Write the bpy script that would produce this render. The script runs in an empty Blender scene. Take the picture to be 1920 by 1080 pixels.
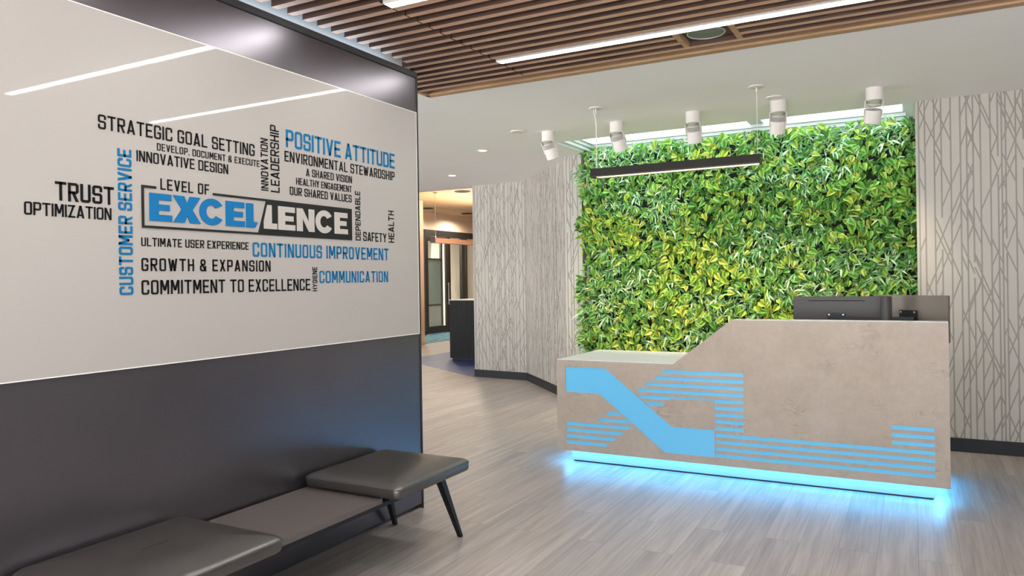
import bpy, bmesh, math, random
from mathutils import Vector, Matrix
from mathutils.geometry import tessellate_polygon
import numpy as np

S = bpy.context.scene
COL = S.collection
PI = math.pi
random.seed(7)

# ------------------------------------------------------------------ camera
CAM_H = 1.38
cam_d = bpy.data.cameras.new('camera')
cam_d.sensor_width = 36.0
cam_d.lens = 1404.7 / 1920 * 36
cam_d.shift_y = (525.73 - 540) / 1920
cam_d.clip_start = 0.05
cam = bpy.data.objects.new('camera', cam_d)
COL.objects.link(cam)
yaw, roll = 0.4929, 0.0153
Fw = Vector((-math.sin(yaw), math.cos(yaw), 0))
Rt = Vector((math.cos(yaw), math.sin(yaw), 0))
Up = Vector((0, 0, 1))
R2 = Rt * math.cos(roll) - Up * math.sin(roll)
U2 = Up * math.cos(roll) + Rt * math.sin(roll)
cam.matrix_world = Matrix(((R2.x, U2.x, -Fw.x, 0), (R2.y, U2.y, -Fw.y, 0), (R2.z, U2.z, -Fw.z, CAM_H), (0, 0, 0, 1)))
S.camera = cam

# ------------------------------------------------------------------ world, sun, exposure
S.view_settings.view_transform = 'Standard'
S.view_settings.look = 'None'
S.view_settings.exposure = 0.42
S.view_settings.gamma = 1.0
S.view_settings.use_curve_mapping = False
S.cycles.use_denoising = True
S.cycles.max_bounces = 10
S.cycles.diffuse_bounces = 5
S.cycles.glossy_bounces = 4
S.cycles.sample_clamp_indirect = 6.0
S.cycles.caustics_reflective = False
S.cycles.caustics_refractive = False

w = bpy.data.worlds.new('daylight')
S.world = w
w.use_nodes = True
bg = w.node_tree.nodes['Background']
# pale sky above, unseen brighter lower half added to light the ceiling
wt = w.node_tree
tcw = wt.nodes.new('ShaderNodeTexCoord')
sepw = wt.nodes.new('ShaderNodeSeparateXYZ')
rmw = wt.nodes.new('ShaderNodeValToRGB')
mrw = wt.nodes.new('ShaderNodeMapRange')
wt.links.new(tcw.outputs['Generated'], sepw.inputs[0])
mrw.inputs['From Min'].default_value = -1.0
mrw.inputs['From Max'].default_value = 1.0
wt.links.new(sepw.outputs['Z'], mrw.inputs['Value'])
wt.links.new(mrw.outputs['Result'], rmw.inputs['Fac'])
rmw.color_ramp.elements[0].position = 0.49
rmw.color_ramp.elements[0].color = (1.0, 0.975, 0.95, 1)
rmw.color_ramp.elements[1].position = 0.52
rmw.color_ramp.elements[1].color = (0.37, 0.40, 0.42, 1)
wt.links.new(rmw.outputs['Color'], bg.inputs['Color'])
bg.inputs['Strength'].default_value = 6.0

sun_d = bpy.data.lights.new('sun', 'SUN')
sun_d.energy = 4.5
sun_d.angle = math.radians(50)
sun_d.color = (0.72, 0.93, 1.0)
sun = bpy.data.objects.new('sun', sun_d)
sun.rotation_euler = (math.radians(14), math.radians(-4), 0)
sun.location = (-1.5, 7.0, 8)
COL.objects.link(sun)

# ------------------------------------------------------------------ materials
MATS = {}
def new_mat(name):
    m = bpy.data.materials.new(name)
    m.use_nodes = True
    MATS[name] = m
    nt = m.node_tree
    return m, nt, nt.nodes, nt.links, nt.nodes['Principled BSDF']

def pbr(name, col, rough=0.5, metal=0.0, spec=0.5, coat=0.0, coat_rough=0.03, emit=None, estr=0.0):
    m, nt, N, L, b = new_mat(name)
    b.inputs['Base Color'].default_value = (*col, 1)
    b.inputs['Roughness'].default_value = rough
    b.inputs['Metallic'].default_value = metal
    b.inputs['Specular IOR Level'].default_value = spec
    b.inputs['Coat Weight'].default_value = coat
    b.inputs['Coat Roughness'].default_value = coat_rough
    if emit:
        b.inputs['Emission Color'].default_value = (*emit, 1)
        b.inputs['Emission Strength'].default_value = estr
    return m

def ramp(N, stops):
    r = N.new('ShaderNodeValToRGB')
    el = r.color_ramp.elements
    while len(el) < len(stops):
        el.new(0.5)
    for e, (p, c) in zip(el, stops):
        e.position = p
        e.color = (*c, 1)
    return r

def coords(N, L, scale=(1, 1, 1), rot=(0, 0, 0)):
    tc = N.new('ShaderNodeTexCoord')
    mp = N.new('ShaderNodeMapping')
    mp.inputs['Scale'].default_value = scale
    mp.inputs['Rotation'].default_value = rot
    L.new(tc.outputs['Object'], mp.inputs['Vector'])
    return mp.outputs['Vector']

def noise(N, L, vec, scale=5, detail=4, rough=0.55, dist=0.0):
    n = N.new('ShaderNodeTexNoise')
    n.inputs['Scale'].default_value = scale
    n.inputs['Detail'].default_value = detail
    n.inputs['Roughness'].default_value = rough
    n.inputs['Distortion'].default_value = dist
    L.new(vec, n.inputs['Vector'])
    return n

def bump(N, L, b, src, strength=0.1, dist=0.01):
    bp = N.new('ShaderNodeBump')
    bp.inputs['Strength'].default_value = strength
    bp.inputs['Distance'].default_value = dist
    L.new(src, bp.inputs['Height'])
    L.new(bp.outputs['Normal'], b.inputs['Normal'])

def mix(N, L, kind, fac, a, c):
    x = N.new('ShaderNodeMix')
    x.data_type = 'RGBA'
    x.blend_type = kind
    if isinstance(fac, float):
        x.inputs[0].default_value = fac
    else:
        L.new(fac, x.inputs[0])
    for v, i in ((a, 6), (c, 7)):
        if isinstance(v, tuple):
            x.inputs[i].default_value = (*v, 1)
        else:
            L.new(v, x.inputs[i])
    return x.outputs[2]

def wood(name, c0, c1, scale, rough=0.5, contrast=(0.3, 0.7), spec=0.4):
    m, nt, N, L, b = new_mat(name)
    v = coords(N, L, scale)
    n = noise(N, L, v, 1.0, 6, 0.6, 0.4)
    r = ramp(N, [(contrast[0], c0), (contrast[1], c1)])
    L.new(n.outputs['Fac'], r.inputs['Fac'])
    L.new(r.outputs['Color'], b.inputs['Base Color'])
    b.inputs['Roughness'].default_value = rough
    b.inputs['Specular IOR Level'].default_value = spec
    bump(N, L, b, n.outputs['Fac'], 0.08, 0.004)
    return m

def floor_mat(name, tint=None):
    m, nt, N, L, b = new_mat(name)
    v = coords(N, L, (1, 1, 1), (0, 0, PI / 2))
    br = N.new('ShaderNodeTexBrick')
    br.offset = 0.37
    br.inputs['Scale'].default_value = 1.0
    br.inputs['Mortar Size'].default_value = 0.0011
    br.inputs['Mortar Smooth'].default_value = 0.2
    br.inputs['Brick Width'].default_value = 1.22
    br.inputs['Row Height'].default_value = 0.18
    br.inputs['Color1'].default_value = (0, 0, 0, 1)
    br.inputs['Color2'].default_value = (1, 1, 1, 1)
    br.inputs['Mortar'].default_value = (0.5, 0.5, 0.5, 1)
    L.new(v, br.inputs['Vector'])
    tc = N.new('ShaderNodeTexCoord')
    off = N.new('ShaderNodeVectorMath')
    off.operation = 'MULTIPLY_ADD'
    L.new(br.outputs['Color'], off.inputs[0])
    off.inputs[1].default_value = (7.0, 11.0, 0)
    L.new(tc.outputs['Object'], off.inputs[2])
    mp = N.new('ShaderNodeMapping')
    mp.inputs['Scale'].default_value = (16, 0.9, 1)
    L.new(off.outputs[0], mp.inputs['Vector'])
    g1 = noise(N, L, mp.outputs[0], 1.0, 7, 0.62, 0.25)
    mp2 = N.new('ShaderNodeMapping')
    mp2.inputs['Scale'].default_value = (70, 2.2, 1)
    L.new(off.outputs[0], mp2.inputs['Vector'])
    g2 = noise(N, L, mp2.outputs[0], 1.0, 5, 0.6)
    base = ramp(N, [(0.26, (0.25, 0.226, 0.215)), (0.52, (0.335, 0.306, 0.292)), (0.8, (0.44, 0.41, 0.395))])
    L.new(g1.outputs['Fac'], base.inputs['Fac'])
    fine = ramp(N, [(0.3, (0.82, 0.82, 0.82)), (0.7, (1.12, 1.11, 1.10))])
    L.new(g2.outputs['Fac'], fine.inputs['Fac'])
    c = mix(N, L, 'MULTIPLY', 1.0, base.outputs['Color'], fine.outputs['Color'])
    tone = ramp(N, [(0.0, (0.90, 0.90, 0.91)), (1.0, (1.09, 1.07, 1.05))])
    L.new(br.outputs['Color'], tone.inputs['Fac'])
    c = mix(N, L, 'MULTIPLY', 1.0, c, tone.outputs['Color'])
    c = mix(N, L, 'MIX', br.outputs['Fac'], c, (0.16, 0.13, 0.11))
    if tint:
        c = mix(N, L, 'MULTIPLY', 1.0, c, tint)
    L.new(c, b.inputs['Base Color'])
    b.inputs['Roughness'].default_value = 0.42
    b.inputs['Specular IOR Level'].default_value = 0.5
    bump(N, L, b, g2.outputs['Fac'], 0.05, 0.002)
    return m

floor_mat('floor_planks')
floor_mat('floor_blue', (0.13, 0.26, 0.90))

def stone_mat():
    m, nt, N, L, b = new_mat('desk_stone')
    v = coords(N, L)
    n1 = noise(N, L, v, 3.0, 8, 0.65, 0.6)
    n2 = noise(N, L, v, 26.0, 6, 0.7)
    base = ramp(N, [(0.25, (0.35, 0.295, 0.248)), (0.5, (0.388, 0.33, 0.28)), (0.75, (0.42, 0.363, 0.313))])
    L.new(n1.outputs['Fac'], base.inputs['Fac'])
    sp = ramp(N, [(0.3, (0.93, 0.93, 0.93)), (0.7, (1.05, 1.05, 1.05))])
    L.new(n2.outputs['Fac'], sp.inputs['Fac'])
    c = mix(N, L, 'MULTIPLY', 1.0, base.outputs['Color'], sp.outputs['Color'])
    # drifting dark veins gathered in a band across the upper part of the slab
    v2 = coords(N, L, (2.2, 2.2, 6.0))
    n3 = noise(N, L, v2, 2.0, 9, 0.68, 1.6)
    vein = ramp(N, [(0.478, (0, 0, 0)), (0.497, (1, 1, 1)), (0.503, (1, 1, 1)), (0.522, (0, 0, 0))])
    L.new(n3.outputs['Fac'], vein.inputs['Fac'])
    n4 = noise(N, L, v, 4.0, 3, 0.5)
    patch = ramp(N, [(0.54, (0, 0, 0)), (0.66, (1, 1, 1))])
    L.new(n4.outputs['Fac'], patch.inputs['Fac'])
    vm = mix(N, L, 'MULTIPLY', 1.0, vein.outputs['Color'], patch.outputs['Color'])
    c = mix(N, L, 'MIX', vm, c, (0.27, 0.225, 0.195))
    L.new(c, b.inputs['Base Color'])
    b.inputs['Roughness'].default_value = 0.45
    b.inputs['Specular IOR Level'].default_value = 0.35
    return m
stone_mat()

def leaf_mat(name, stops, rough=0.42, trans=0.12):
    m, nt, N, L, b = new_mat(name)
    g = N.new('ShaderNodeNewGeometry')
    r = ramp(N, stops)
    L.new(g.outputs['Random Per Island'], r.inputs['Fac'])
    L.new(r.outputs['Color'], b.inputs['Base Color'])
    b.inputs['Roughness'].default_value = rough
    b.inputs['Specular IOR Level'].default_value = 0.55
    t = N.new('ShaderNodeBsdfTranslucent')
    L.new(r.outputs['Color'], t.inputs['Color'])
    ms = N.new('ShaderNodeMixShader')
    ms.inputs[0].default_value = trans
    L.new(b.outputs[0], ms.inputs[1])
    L.new(t.outputs[0], ms.inputs[2])
    L.new(ms.outputs[0], nt.nodes['Material Output'].inputs['Surface'])
    return m

leaf_mat('leaf_green', [(0.0, (0.07, 0.19, 0.045)), (0.35, (0.15, 0.38, 0.07)), (0.7, (0.27, 0.51, 0.09)), (0.9, (0.43, 0.60, 0.11)), (1.0, (0.60, 0.64, 0.14))])
leaf_mat('leaf_gold', [(0.0, (0.18, 0.37, 0.06)), (0.3, (0.33, 0.54, 0.07)), (0.65, (0.50, 0.64, 0.08)), (1.0, (0.72, 0.71, 0.14))])
leaf_mat('leaf_fern', [(0.0, (0.06, 0.20, 0.055)), (0.4, (0.16, 0.39, 0.12)), (0.75, (0.38, 0.58, 0.27)), (1.0, (0.74, 0.82, 0.55))], 0.35)

def leather_mat():
    m, nt, N, L, b = new_mat('black_leather')
    v = coords(N, L)
    n = noise(N, L, v, 260, 3, 0.6)
    n2 = noise(N, L, v, 9, 3, 0.5)
    r = ramp(N, [(0.3, (0.021, 0.018, 0.016)), (0.7, (0.031, 0.027, 0.024))])
    L.new(n2.outputs['Fac'], r.inputs['Fac'])
    L.new(r.outputs['Color'], b.inputs['Base Color'])
    b.inputs['Roughness'].default_value = 0.34
    b.inputs['IOR'].default_value = 2.0
    b.inputs['Specular IOR Level'].default_value = 0.5
    bump(N, L, b, n.outputs['Fac'], 0.12, 0.001)
leather_mat()

def paint(name, col, rough=0.7, var=0.03, scale=2.0, spec=0.3):
    m, nt, N, L, b = new_mat(name)
    v = coords(N, L)
    n = noise(N, L, v, scale, 3, 0.5)
    lo = tuple(c * (1 - var) for c in col)
    hi = tuple(c * (1 + var) for c in col)
    r = ramp(N, [(0.3, lo), (0.7, hi)])
    L.new(n.outputs['Fac'], r.inputs['Fac'])
    L.new(r.outputs['Color'], b.inputs['Base Color'])
    b.inputs['Roughness'].default_value = rough
    b.inputs['Specular IOR Level'].default_value = spec
    return m

paint('ceiling_white', (0.90, 0.90, 0.89), 0.85, 0.01)
paint('wall_white', (0.74, 0.73, 0.71), 0.8, 0.01)
paint('wallpaper_base', (0.475, 0.455, 0.42), 0.6, 0.02, 6)
paint('wallpaper_line', (0.265, 0.25, 0.228), 0.5, 0.04, 9, 0.4)
paint('beige_wall', (0.76, 0.62, 0.50), 0.8, 0.02)
paint('dark_cladding', (0.17, 0.162, 0.183), 0.29, 0.03, 3, 0.5)
MATS['dark_cladding'].node_tree.nodes['Principled BSDF'].inputs['Metallic'].default_value = 0.92
paint('cladding_trim', (0.035, 0.035, 0.04), 0.4, 0.03)
paint('baseboard_black', (0.013, 0.014, 0.018), 0.4, 0.05)
paint('glass_board', (0.37, 0.352, 0.335), 0.3, 0.01, 1.0, 0.15)
MATS['glass_board'].node_tree.nodes['Principled BSDF'].inputs['Coat Weight'].default_value = 0.6
MATS['glass_board'].node_tree.nodes['Principled BSDF'].inputs['Coat Roughness'].default_value = 0.02
pbr('board_edge', (0.80, 0.80, 0.76), 0.2)
pbr('ink_black', (0.006, 0.006, 0.007), 0.5, spec=0.12)
pbr('ink_blue', (0.007, 0.125, 0.28), 0.5, spec=0.12)
pbr('logo_black', (0.016, 0.017, 0.017), 0.5, spec=0.15)
pbr('logo_blue', (0.008, 0.130, 0.32), 0.5, spec=0.12)
pbr('logo_white', (0.42, 0.40, 0.38), 0.35)
wood('slat_wood', (0.045, 0.024, 0.018), (0.115, 0.064, 0.048), (2.5, 60, 40), 0.5)  # dark tone includes the shade on the slat sides
wood('slat_underside_lit', (0.50, 0.295, 0.20), (0.72, 0.455, 0.325), (1.6, 60, 40), 0.5)  # same slats from below, light painted into the paler wood
wood('slat_frame_wood', (0.34, 0.20, 0.11), (0.52, 0.33, 0.19), (3, 50, 40), 0.5)
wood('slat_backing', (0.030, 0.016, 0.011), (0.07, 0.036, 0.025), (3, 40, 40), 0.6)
wood('hall_wood', (0.60, 0.36, 0.19), (0.75, 0.49, 0.29), (9, 0.6, 4), 0.5)
wood('beam_wood', (0.50, 0.27, 0.17), (0.62, 0.36, 0.24), (20, 1, 20), 0.5)
wood('cabinet_black', (0.008, 0.008, 0.009), (0.020, 0.019, 0.021), (60, 60, 2), 0.6, spec=0.25)
pbr('table_laminate', (0.10, 0.085, 0.08), 0.4, spec=0.6)
pbr('table_edge', (0.12, 0.11, 0.11), 0.35)
pbr('black_metal', (0.012, 0.013, 0.016), 0.4, 0.3)
pbr('housing_black', (0.022, 0.020, 0.020), 0.45)
pbr('alu_dark', (0.045, 0.040, 0.037), 0.4, 0.4)
pbr('white_plastic', (0.72, 0.69, 0.67), 0.45)
pbr('fin_grey', (0.62, 0.60, 0.58), 0.5)
pbr('gap_dark', (0.33, 0.36, 0.28), 0.6)
pbr('steel', (0.5, 0.5, 0.48), 0.35, 0.9)
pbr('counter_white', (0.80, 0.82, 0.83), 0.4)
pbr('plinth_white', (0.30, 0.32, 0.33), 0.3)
pbr('monitor_black', (0.04, 0.037, 0.037), 0.45)
pbr('monitor_satin', (0.20, 0.175, 0.15), 0.3, 0.5)
pbr('speaker_grille', (0.18, 0.21, 0.165), 0.6)
pbr('speaker_rim', (0.50, 0.54, 0.46), 0.4)
pbr('planter_felt', (0.018, 0.022, 0.014), 0.9)
pbr('stem_brown', (0.20, 0.075, 0.03), 0.7)
pbr('skylight_white', (0.82, 0.86, 0.88), 0.4)
pbr('carpet_teal', (0.06, 0.15, 0.20), 0.95)
pbr('frosted', (0.42, 0.49, 0.45), 0.5)
pbr('linear_glow', (0.9, 0.9, 0.9), 0.5, emit=(1.0, 0.97, 0.925), estr=38.0)
pbr('office_fill_glow', (0.9, 0.9, 0.9), 0.5, emit=(1.0, 0.98, 0.94), estr=330.0)  # for the unseen lights added inside the office
pbr('cove_glow', (0.8, 0.9, 1.0), 0.5, emit=(0.62, 0.80, 1.0), estr=6.0)
pbr('pendant_glow', (0.9, 0.7, 0.5), 0.5, emit=(1.0, 0.66, 0.36), estr=2.2)
pbr('spot_glow', (0.9, 0.9, 0.8), 0.5, emit=(1.0, 0.86, 0.62), estr=6.0)
pbr('downlight_glow', (0.9, 0.8, 0.6), 0.5, emit=(1.0, 0.80, 0.55), estr=6.0)
pbr('led_cyan', (0.2, 0.6, 0.8), 0.5, emit=(0.09, 0.48, 0.95), estr=34.0)
pbr('inlay_blue', (0.08, 0.30, 0.5), 0.25, emit=(0.15, 0.50, 0.79), estr=0.30)

def carpet_pattern():
    m = MATS['carpet_teal']; nt = m.node_tree; N = nt.nodes; L = nt.links; b = N['Principled BSDF']
    n = noise(N, L, coords(N, L, (3, 1.2, 1)), 4, 6, 0.7, 1.0)
    r = ramp(N, [(0.35, (0.012, 0.035, 0.055)), (0.55, (0.07, 0.17, 0.22)), (0.75, (0.25, 0.38, 0.42))])
    L.new(n.outputs['Fac'], r.inputs['Fac']); L.new(r.outputs['Color'], b.inputs['Base Color'])
carpet_pattern()

def glass_mat(name, tint, refl=0.10):
    m, nt, N, L, b = new_mat(name)
    t = N.new('ShaderNodeBsdfTransparent')
    t.inputs['Color'].default_value = (*tint, 1)
    g = N.new('ShaderNodeBsdfGlossy')
    g.inputs['Roughness'].default_value = 0.02
    lwt = N.new('ShaderNodeLayerWeight')
    lwt.inputs['Blend'].default_value = 0.5
    pw = N.new('ShaderNodeMath'); pw.operation = 'POWER'; pw.inputs[1].default_value = 4.0
    L.new(lwt.outputs['Facing'], pw.inputs[0])
    fr = N.new('ShaderNodeMath'); fr.operation = 'MULTIPLY_ADD'; fr.inputs[1].default_value = 0.6; fr.inputs[2].default_value = 0.05
    L.new(pw.outputs[0], fr.inputs[0])
    ms = N.new('ShaderNodeMixShader')
    L.new(fr.outputs[0], ms.inputs[0])
    L.new(t.outputs[0], ms.inputs[1])
    L.new(g.outputs[0], ms.inputs[2])
    L.new(ms.outputs[0], N['Material Output'].inputs['Surface'])
glass_mat('clear_glass', (0.93, 0.97, 0.95))

# ------------------------------------------------------------------ mesh helpers
class MB:
    def __init__(s):
        s.v = []; s.f = []; s.m = []
    def add(s, vs, fs, mi=0):
        o = len(s.v)
        s.v += [tuple(p) for p in vs]
        s.f += [tuple(i + o for i in f) for f in fs]
        s.m += [mi] * len(fs)
        return s
    def box(s, x0, x1, y0, y1, z0, z1, mi=0):
        v = [(x, y, z) for z in (z0, z1) for y in (y0, y1) for x in (x0, x1)]
        return s.add(v, [(0, 2, 3, 1), (4, 5, 7, 6), (0, 1, 5, 4), (2, 6, 7, 3), (0, 4, 6, 2), (1, 3, 7, 5)], mi)
    def prism(s, poly, d, axis, a0, a1, mi=0):
        """poly in the plane across `axis`; extruded from a0 to a1 along it (concave ok)"""
        def P(p, a):
            if axis == 'x': return (a, p[0], p[1])
            if axis == 'y': return (p[0], a, p[1])
            return (p[0], p[1], a)
        n = len(poly)
        v = [P(p, a0) for p in poly] + [P(p, a1) for p in poly]
        tri = tessellate_polygon([[Vector((p[0], p[1], 0)) for p in poly]])
        f = [tuple(t) for t in tri] + [tuple(i + n for i in reversed(t)) for t in tri]
        f += [(i, (i + 1) % n, n + (i + 1) % n, n + i) for i in range(n)]
        return s.add(v, f, mi)
    def tube(s, p0, p1, r0, r1=None, n=20, mi=0, caps=True):
        r1 = r0 if r1 is None else r1
        p0 = Vector(p0); p1 = Vector(p1)
        d = (p1 - p0).normalized()
        a = Vector((1, 0, 0)) if abs(d.x) < 0.9 else Vector((0, 1, 0))
        u = d.cross(a).normalized(); w_ = d.cross(u)
        v = []
        for p, r in ((p0, r0), (p1, r1)):
            v += [p + (u * math.cos(2 * PI * i / n) + w_ * math.sin(2 * PI * i / n)) * r for i in range(n)]
        f = [(i, (i + 1) % n, n + (i + 1) % n, n + i) for i in range(n)]
        if caps:
            f += [tuple(range(n - 1, -1, -1)), tuple(range(n, 2 * n))]
        return s.add(v, f, mi)
    def lathe(s, prof, c=(0, 0, 0), n=32, mi=0):
        v = []
        for r, z in prof:
            v += [(c[0] + r * math.cos(2 * PI * i / n), c[1] + r * math.sin(2 * PI * i / n), c[2] + z) for i in range(n)]
        f = []
        for k in range(len(prof) - 1):
            f += [(k * n + i, k * n + (i + 1) % n, (k + 1) * n + (i + 1) % n, (k + 1) * n + i) for i in range(n)]
        return s.add(v, f, mi)
    def path(s, pts, r, n=10, mi=0):
        for a, b in zip(pts[:-1], pts[1:]):
            s.tube(a, b, r, n=n, mi=mi)
        return s
    def rings(s, loops, mi=0, cap0=True, cap1=True):
        n = len(loops[0]); v = [p for l in loops for p in l]; f = []
        for k in range(len(loops) - 1):
            f += [(k * n + i, k * n + (i + 1) % n, (k + 1) * n + (i + 1) % n, (k + 1) * n + i) for i in range(n)]
        if cap0: f.append(tuple(range(n - 1, -1, -1)))
        if cap1: f.append(tuple((len(loops) - 1) * n + i for i in range(n)))
        return s.add(v, f, mi)

def obj(name, mb, mats, parent=None, org=None, smooth=None, bevel=0.0):
    """link one mesh object; org: the parent's location (vertices come in world space), None when they are local already"""
    me = bpy.data.meshes.new(name)
    vs = mb.v if org is None else [(p[0] - org[0], p[1] - org[1], p[2] - org[2]) for p in mb.v]
    me.from_pydata(vs, [], mb.f)
    if isinstance(mats, str): mats = [mats]
    for k in mats: me.materials.append(MATS[k])
    if len(mats) > 1:
        me.polygons.foreach_set('material_index', mb.m)
    bm = bmesh.new(); bm.from_mesh(me)
    bmesh.ops.recalc_face_normals(bm, faces=bm.faces)
    if bevel > 0:
        bmesh.ops.bevel(bm, geom=[e for e in bm.edges if len(e.link_faces) == 2 and e.calc_face_angle(0) > 0.6], offset=bevel, segments=2, affect='EDGES', clamp_overlap=True)
    bm.to_mesh(me); bm.free()
    if smooth is not None or bevel > 0:
        me.polygons.foreach_set('use_smooth', [True] * len(me.polygons))
        me.set_sharp_from_angle(angle=math.radians(smooth or 35))
    o = bpy.data.objects.new(name, me)
    COL.objects.link(o)
    if parent: o.parent = parent
    return o

def tag(o, label=None, cat=None, group=None, kind=None):
    if label: o['label'] = label
    if cat: o['category'] = cat
    if group: o['group'] = group
    if kind: o['kind'] = kind
    return o

def thing(name, label, cat, loc=(0, 0, 0), rot=(0, 0, 0), group=None, kind=None):
    o = bpy.data.objects.new(name, None)
    o.empty_display_size = 0.1
    o.location = loc; o.rotation_euler = rot
    COL.objects.link(o)
    return tag(o, label, cat, group, kind)

def struct(name, mb, mats, label=None, cat=None, **k):
    o = obj(name, mb, mats, **k)
    return tag(o, label, cat, kind='structure')

def dup(root, loc, label=None, rot=None):
    r = root.copy(); COL.objects.link(r); r.location = loc
    if rot is not None: r.rotation_euler = rot
    if label: r['label'] = label
    for ch in list(root.children):
        c = ch.copy(); COL.objects.link(c); c.parent = r
        for g in ch.children:
            d = g.copy(); COL.objects.link(d); d.parent = c
    return r

ZC = 2.75          # plaster ceiling
XL = -2.664        # face of the feature wall
# ------------------------------------------------------------------ floor
struct('floor', MB().box(-16, 4.8, -2.2, 22, -0.12, 0.0), 'floor_planks', 'grey brown wood plank floor', 'floor')
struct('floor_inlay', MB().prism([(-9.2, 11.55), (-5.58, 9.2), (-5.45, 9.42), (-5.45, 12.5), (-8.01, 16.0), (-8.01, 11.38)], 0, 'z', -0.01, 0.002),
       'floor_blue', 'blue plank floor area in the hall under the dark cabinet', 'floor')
struct('floor_carpet', MB().box(-14.5, -9.6, 12.5, 21, -0.01, 0.004), 'carpet_teal', 'teal patterned carpet before the glass door', 'carpet')

# ------------------------------------------------------------------ ceilings
SK = (-3.15, 0.02, 6.80, 7.62)      # skylight opening
cb = MB()
for x0, x1, y0, y1 in ((-16, -3.15, -2.2, 4.62), (3.4, 4.8, -2.2, 4.62), (-16, 4.8, 4.62, SK[2]), (-16, SK[0], SK[2], 9.35), (SK[1], 4.8, SK[2], 9.35), (SK[0], SK[1], SK[3] + 0.092, 9.35)):
    cb.box(x0, x1, y0, y1, ZC, ZC + 0.12)
struct('ceiling', cb, 'ceiling_white', 'smooth white plaster ceiling', 'ceiling')
hb = MB()
for k in range(70):
    x0 = -16 + k * 0.16
    if x0 > -4.9: break
    hb.box(x0 + 0.003, x0 + 0.157, 9.35, 21, 3.18, 3.22)
hb.box(-16, -4.8, 9.35, 21, 3.215, 3.30)
struct('ceiling_hall', hb, 'hall_wood', 'pale wood board ceiling of the hall', 'ceiling')
struct('wall_hall_fascia', MB().box(-16, 6, 9.35, 9.45, ZC, 3.3), 'wall_white')

# ------------------------------------------------------------------ wallpapered walls
def wallpaper(mb, o, du, length, z0, z1, nrm, seed, pitch=0.040, lw=0.0105):
    """zig-zag line pattern laid on the wall face: upright lines and steep struts running between them"""
    rd = random.Random(seed)
    o = Vector(o); du = Vector(du).normalized(); nrm = Vector(nrm) * 0.0006
    cnt = [0]
    def strip(u0, v0, u1, v1, wd, lift=1.0):
        cnt[0] += 1; lift = 1.0 + cnt[0] * 0.003
        dx, dy = u1 - u0, v1 - v0
        if abs(dy) < 1e-6: return
        h = wd / 2 * math.hypot(dx, dy) / abs(dy)
        pts = [(u0 - h, v0), (u0 + h, v0), (u1 + h, v1), (u1 - h, v1)]
        pts = [(min(max(a, 0), length), b) for a, b in pts]
        mb.add([o + du * a + Vector((0, 0, b)) + nrm * lift for a, b in pts], [(0, 1, 2, 3)], 1)
    xs = [0.02]
    while xs[-1] < length - 0.03:
        xs.append(xs[-1] + pitch * rd.choice((0.5, 0.62, 0.75, 1.05, 1.2, 1.45, 1.6)))
    xs = [x for x in xs if x < length - 0.005]
    for x in xs:
        v = z0
        while v < z1:
            e = v + rd.uniform(0.9, 2.4)
            strip(x, v, x, min(e, z1), lw)
            v = e + (rd.uniform(0.1, 0.3) if rd.random() < 0.25 else 0.0)
    for i in range(len(xs)):
        v = z0 - rd.uniform(0, 0.3)
        while v < z1:
            j = i + rd.choice((1, 1, 2, 2, 3)) * rd.choice((-1, 1))
            if 0 <= j < len(xs):
                run = abs(xs[j] - xs[i]); e = v + run * rd.uniform(2.5, 3.1)
                a0, a1, b0, b1 = xs[i], xs[j], v, e
                if b0 < z0: a0 += (a1 - a0) * (z0 - b0) / (b1 - b0); b0 = z0
                if b1 > z1 and b0 < z1: a1 = a0 + (a1 - a0) * (z1 - b0) / (b1 - b0); b1 = z1
                if b0 < z1 and b1 > b0 + 0.01: strip(a0, b0, a1, b1, lw * 0.9, 1.5)
                v = e + rd.uniform(0.0, 0.16)
            else:
                v += 0.2

def paper_wall(name, a, b, thick, seed, label, z0=0.0, z1=ZC, pitch=0.040, lw=0.0105, end_paper=None):
    """wall whose papered face runs a->b (seen with a on the left); body behind it"""
    a = Vector((*a, 0)); b = Vector((*b, 0)); du = (b - a).normalized(); nrm = Vector((du.y, -du.x, 0))
    back = -nrm * thick
    mb = MB()
    v = [a, b, b + back, a + back]
    mb.add([(p.x, p.y, z) for z in (z0, z1) for p in v], [(0, 1, 2, 3), (7, 6, 5, 4), (0, 4, 5, 1), (1, 5, 6, 2), (2, 6, 7, 3), (3, 7, 4, 0)])
    wallpaper(mb, a, du, (b - a).length, z0, z1, nrm, seed, pitch, lw)
    return struct(name, mb, ['wallpaper_base', 'wallpaper_line'], label, 'wall')

def base_board(name, a, b, h=0.10, label=None):
    a = Vector((*a, 0)); b = Vector((*b, 0)); du = (b - a).normalized(); n = Vector((du.y, -du.x, 0)) * 0.012
    v = [a, b, b + n, a + n]
    mb = MB().add([(p.x, p.y, z) for z in (0, h) for p in v], [(0, 1, 2, 3), (7, 6, 5, 4), (0, 4, 5, 1), (1, 5, 6, 2), (2, 6, 7, 3), (3, 7, 4, 0)])
    return struct(name, mb, 'baseboard_black', label, 'baseboard')

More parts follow.
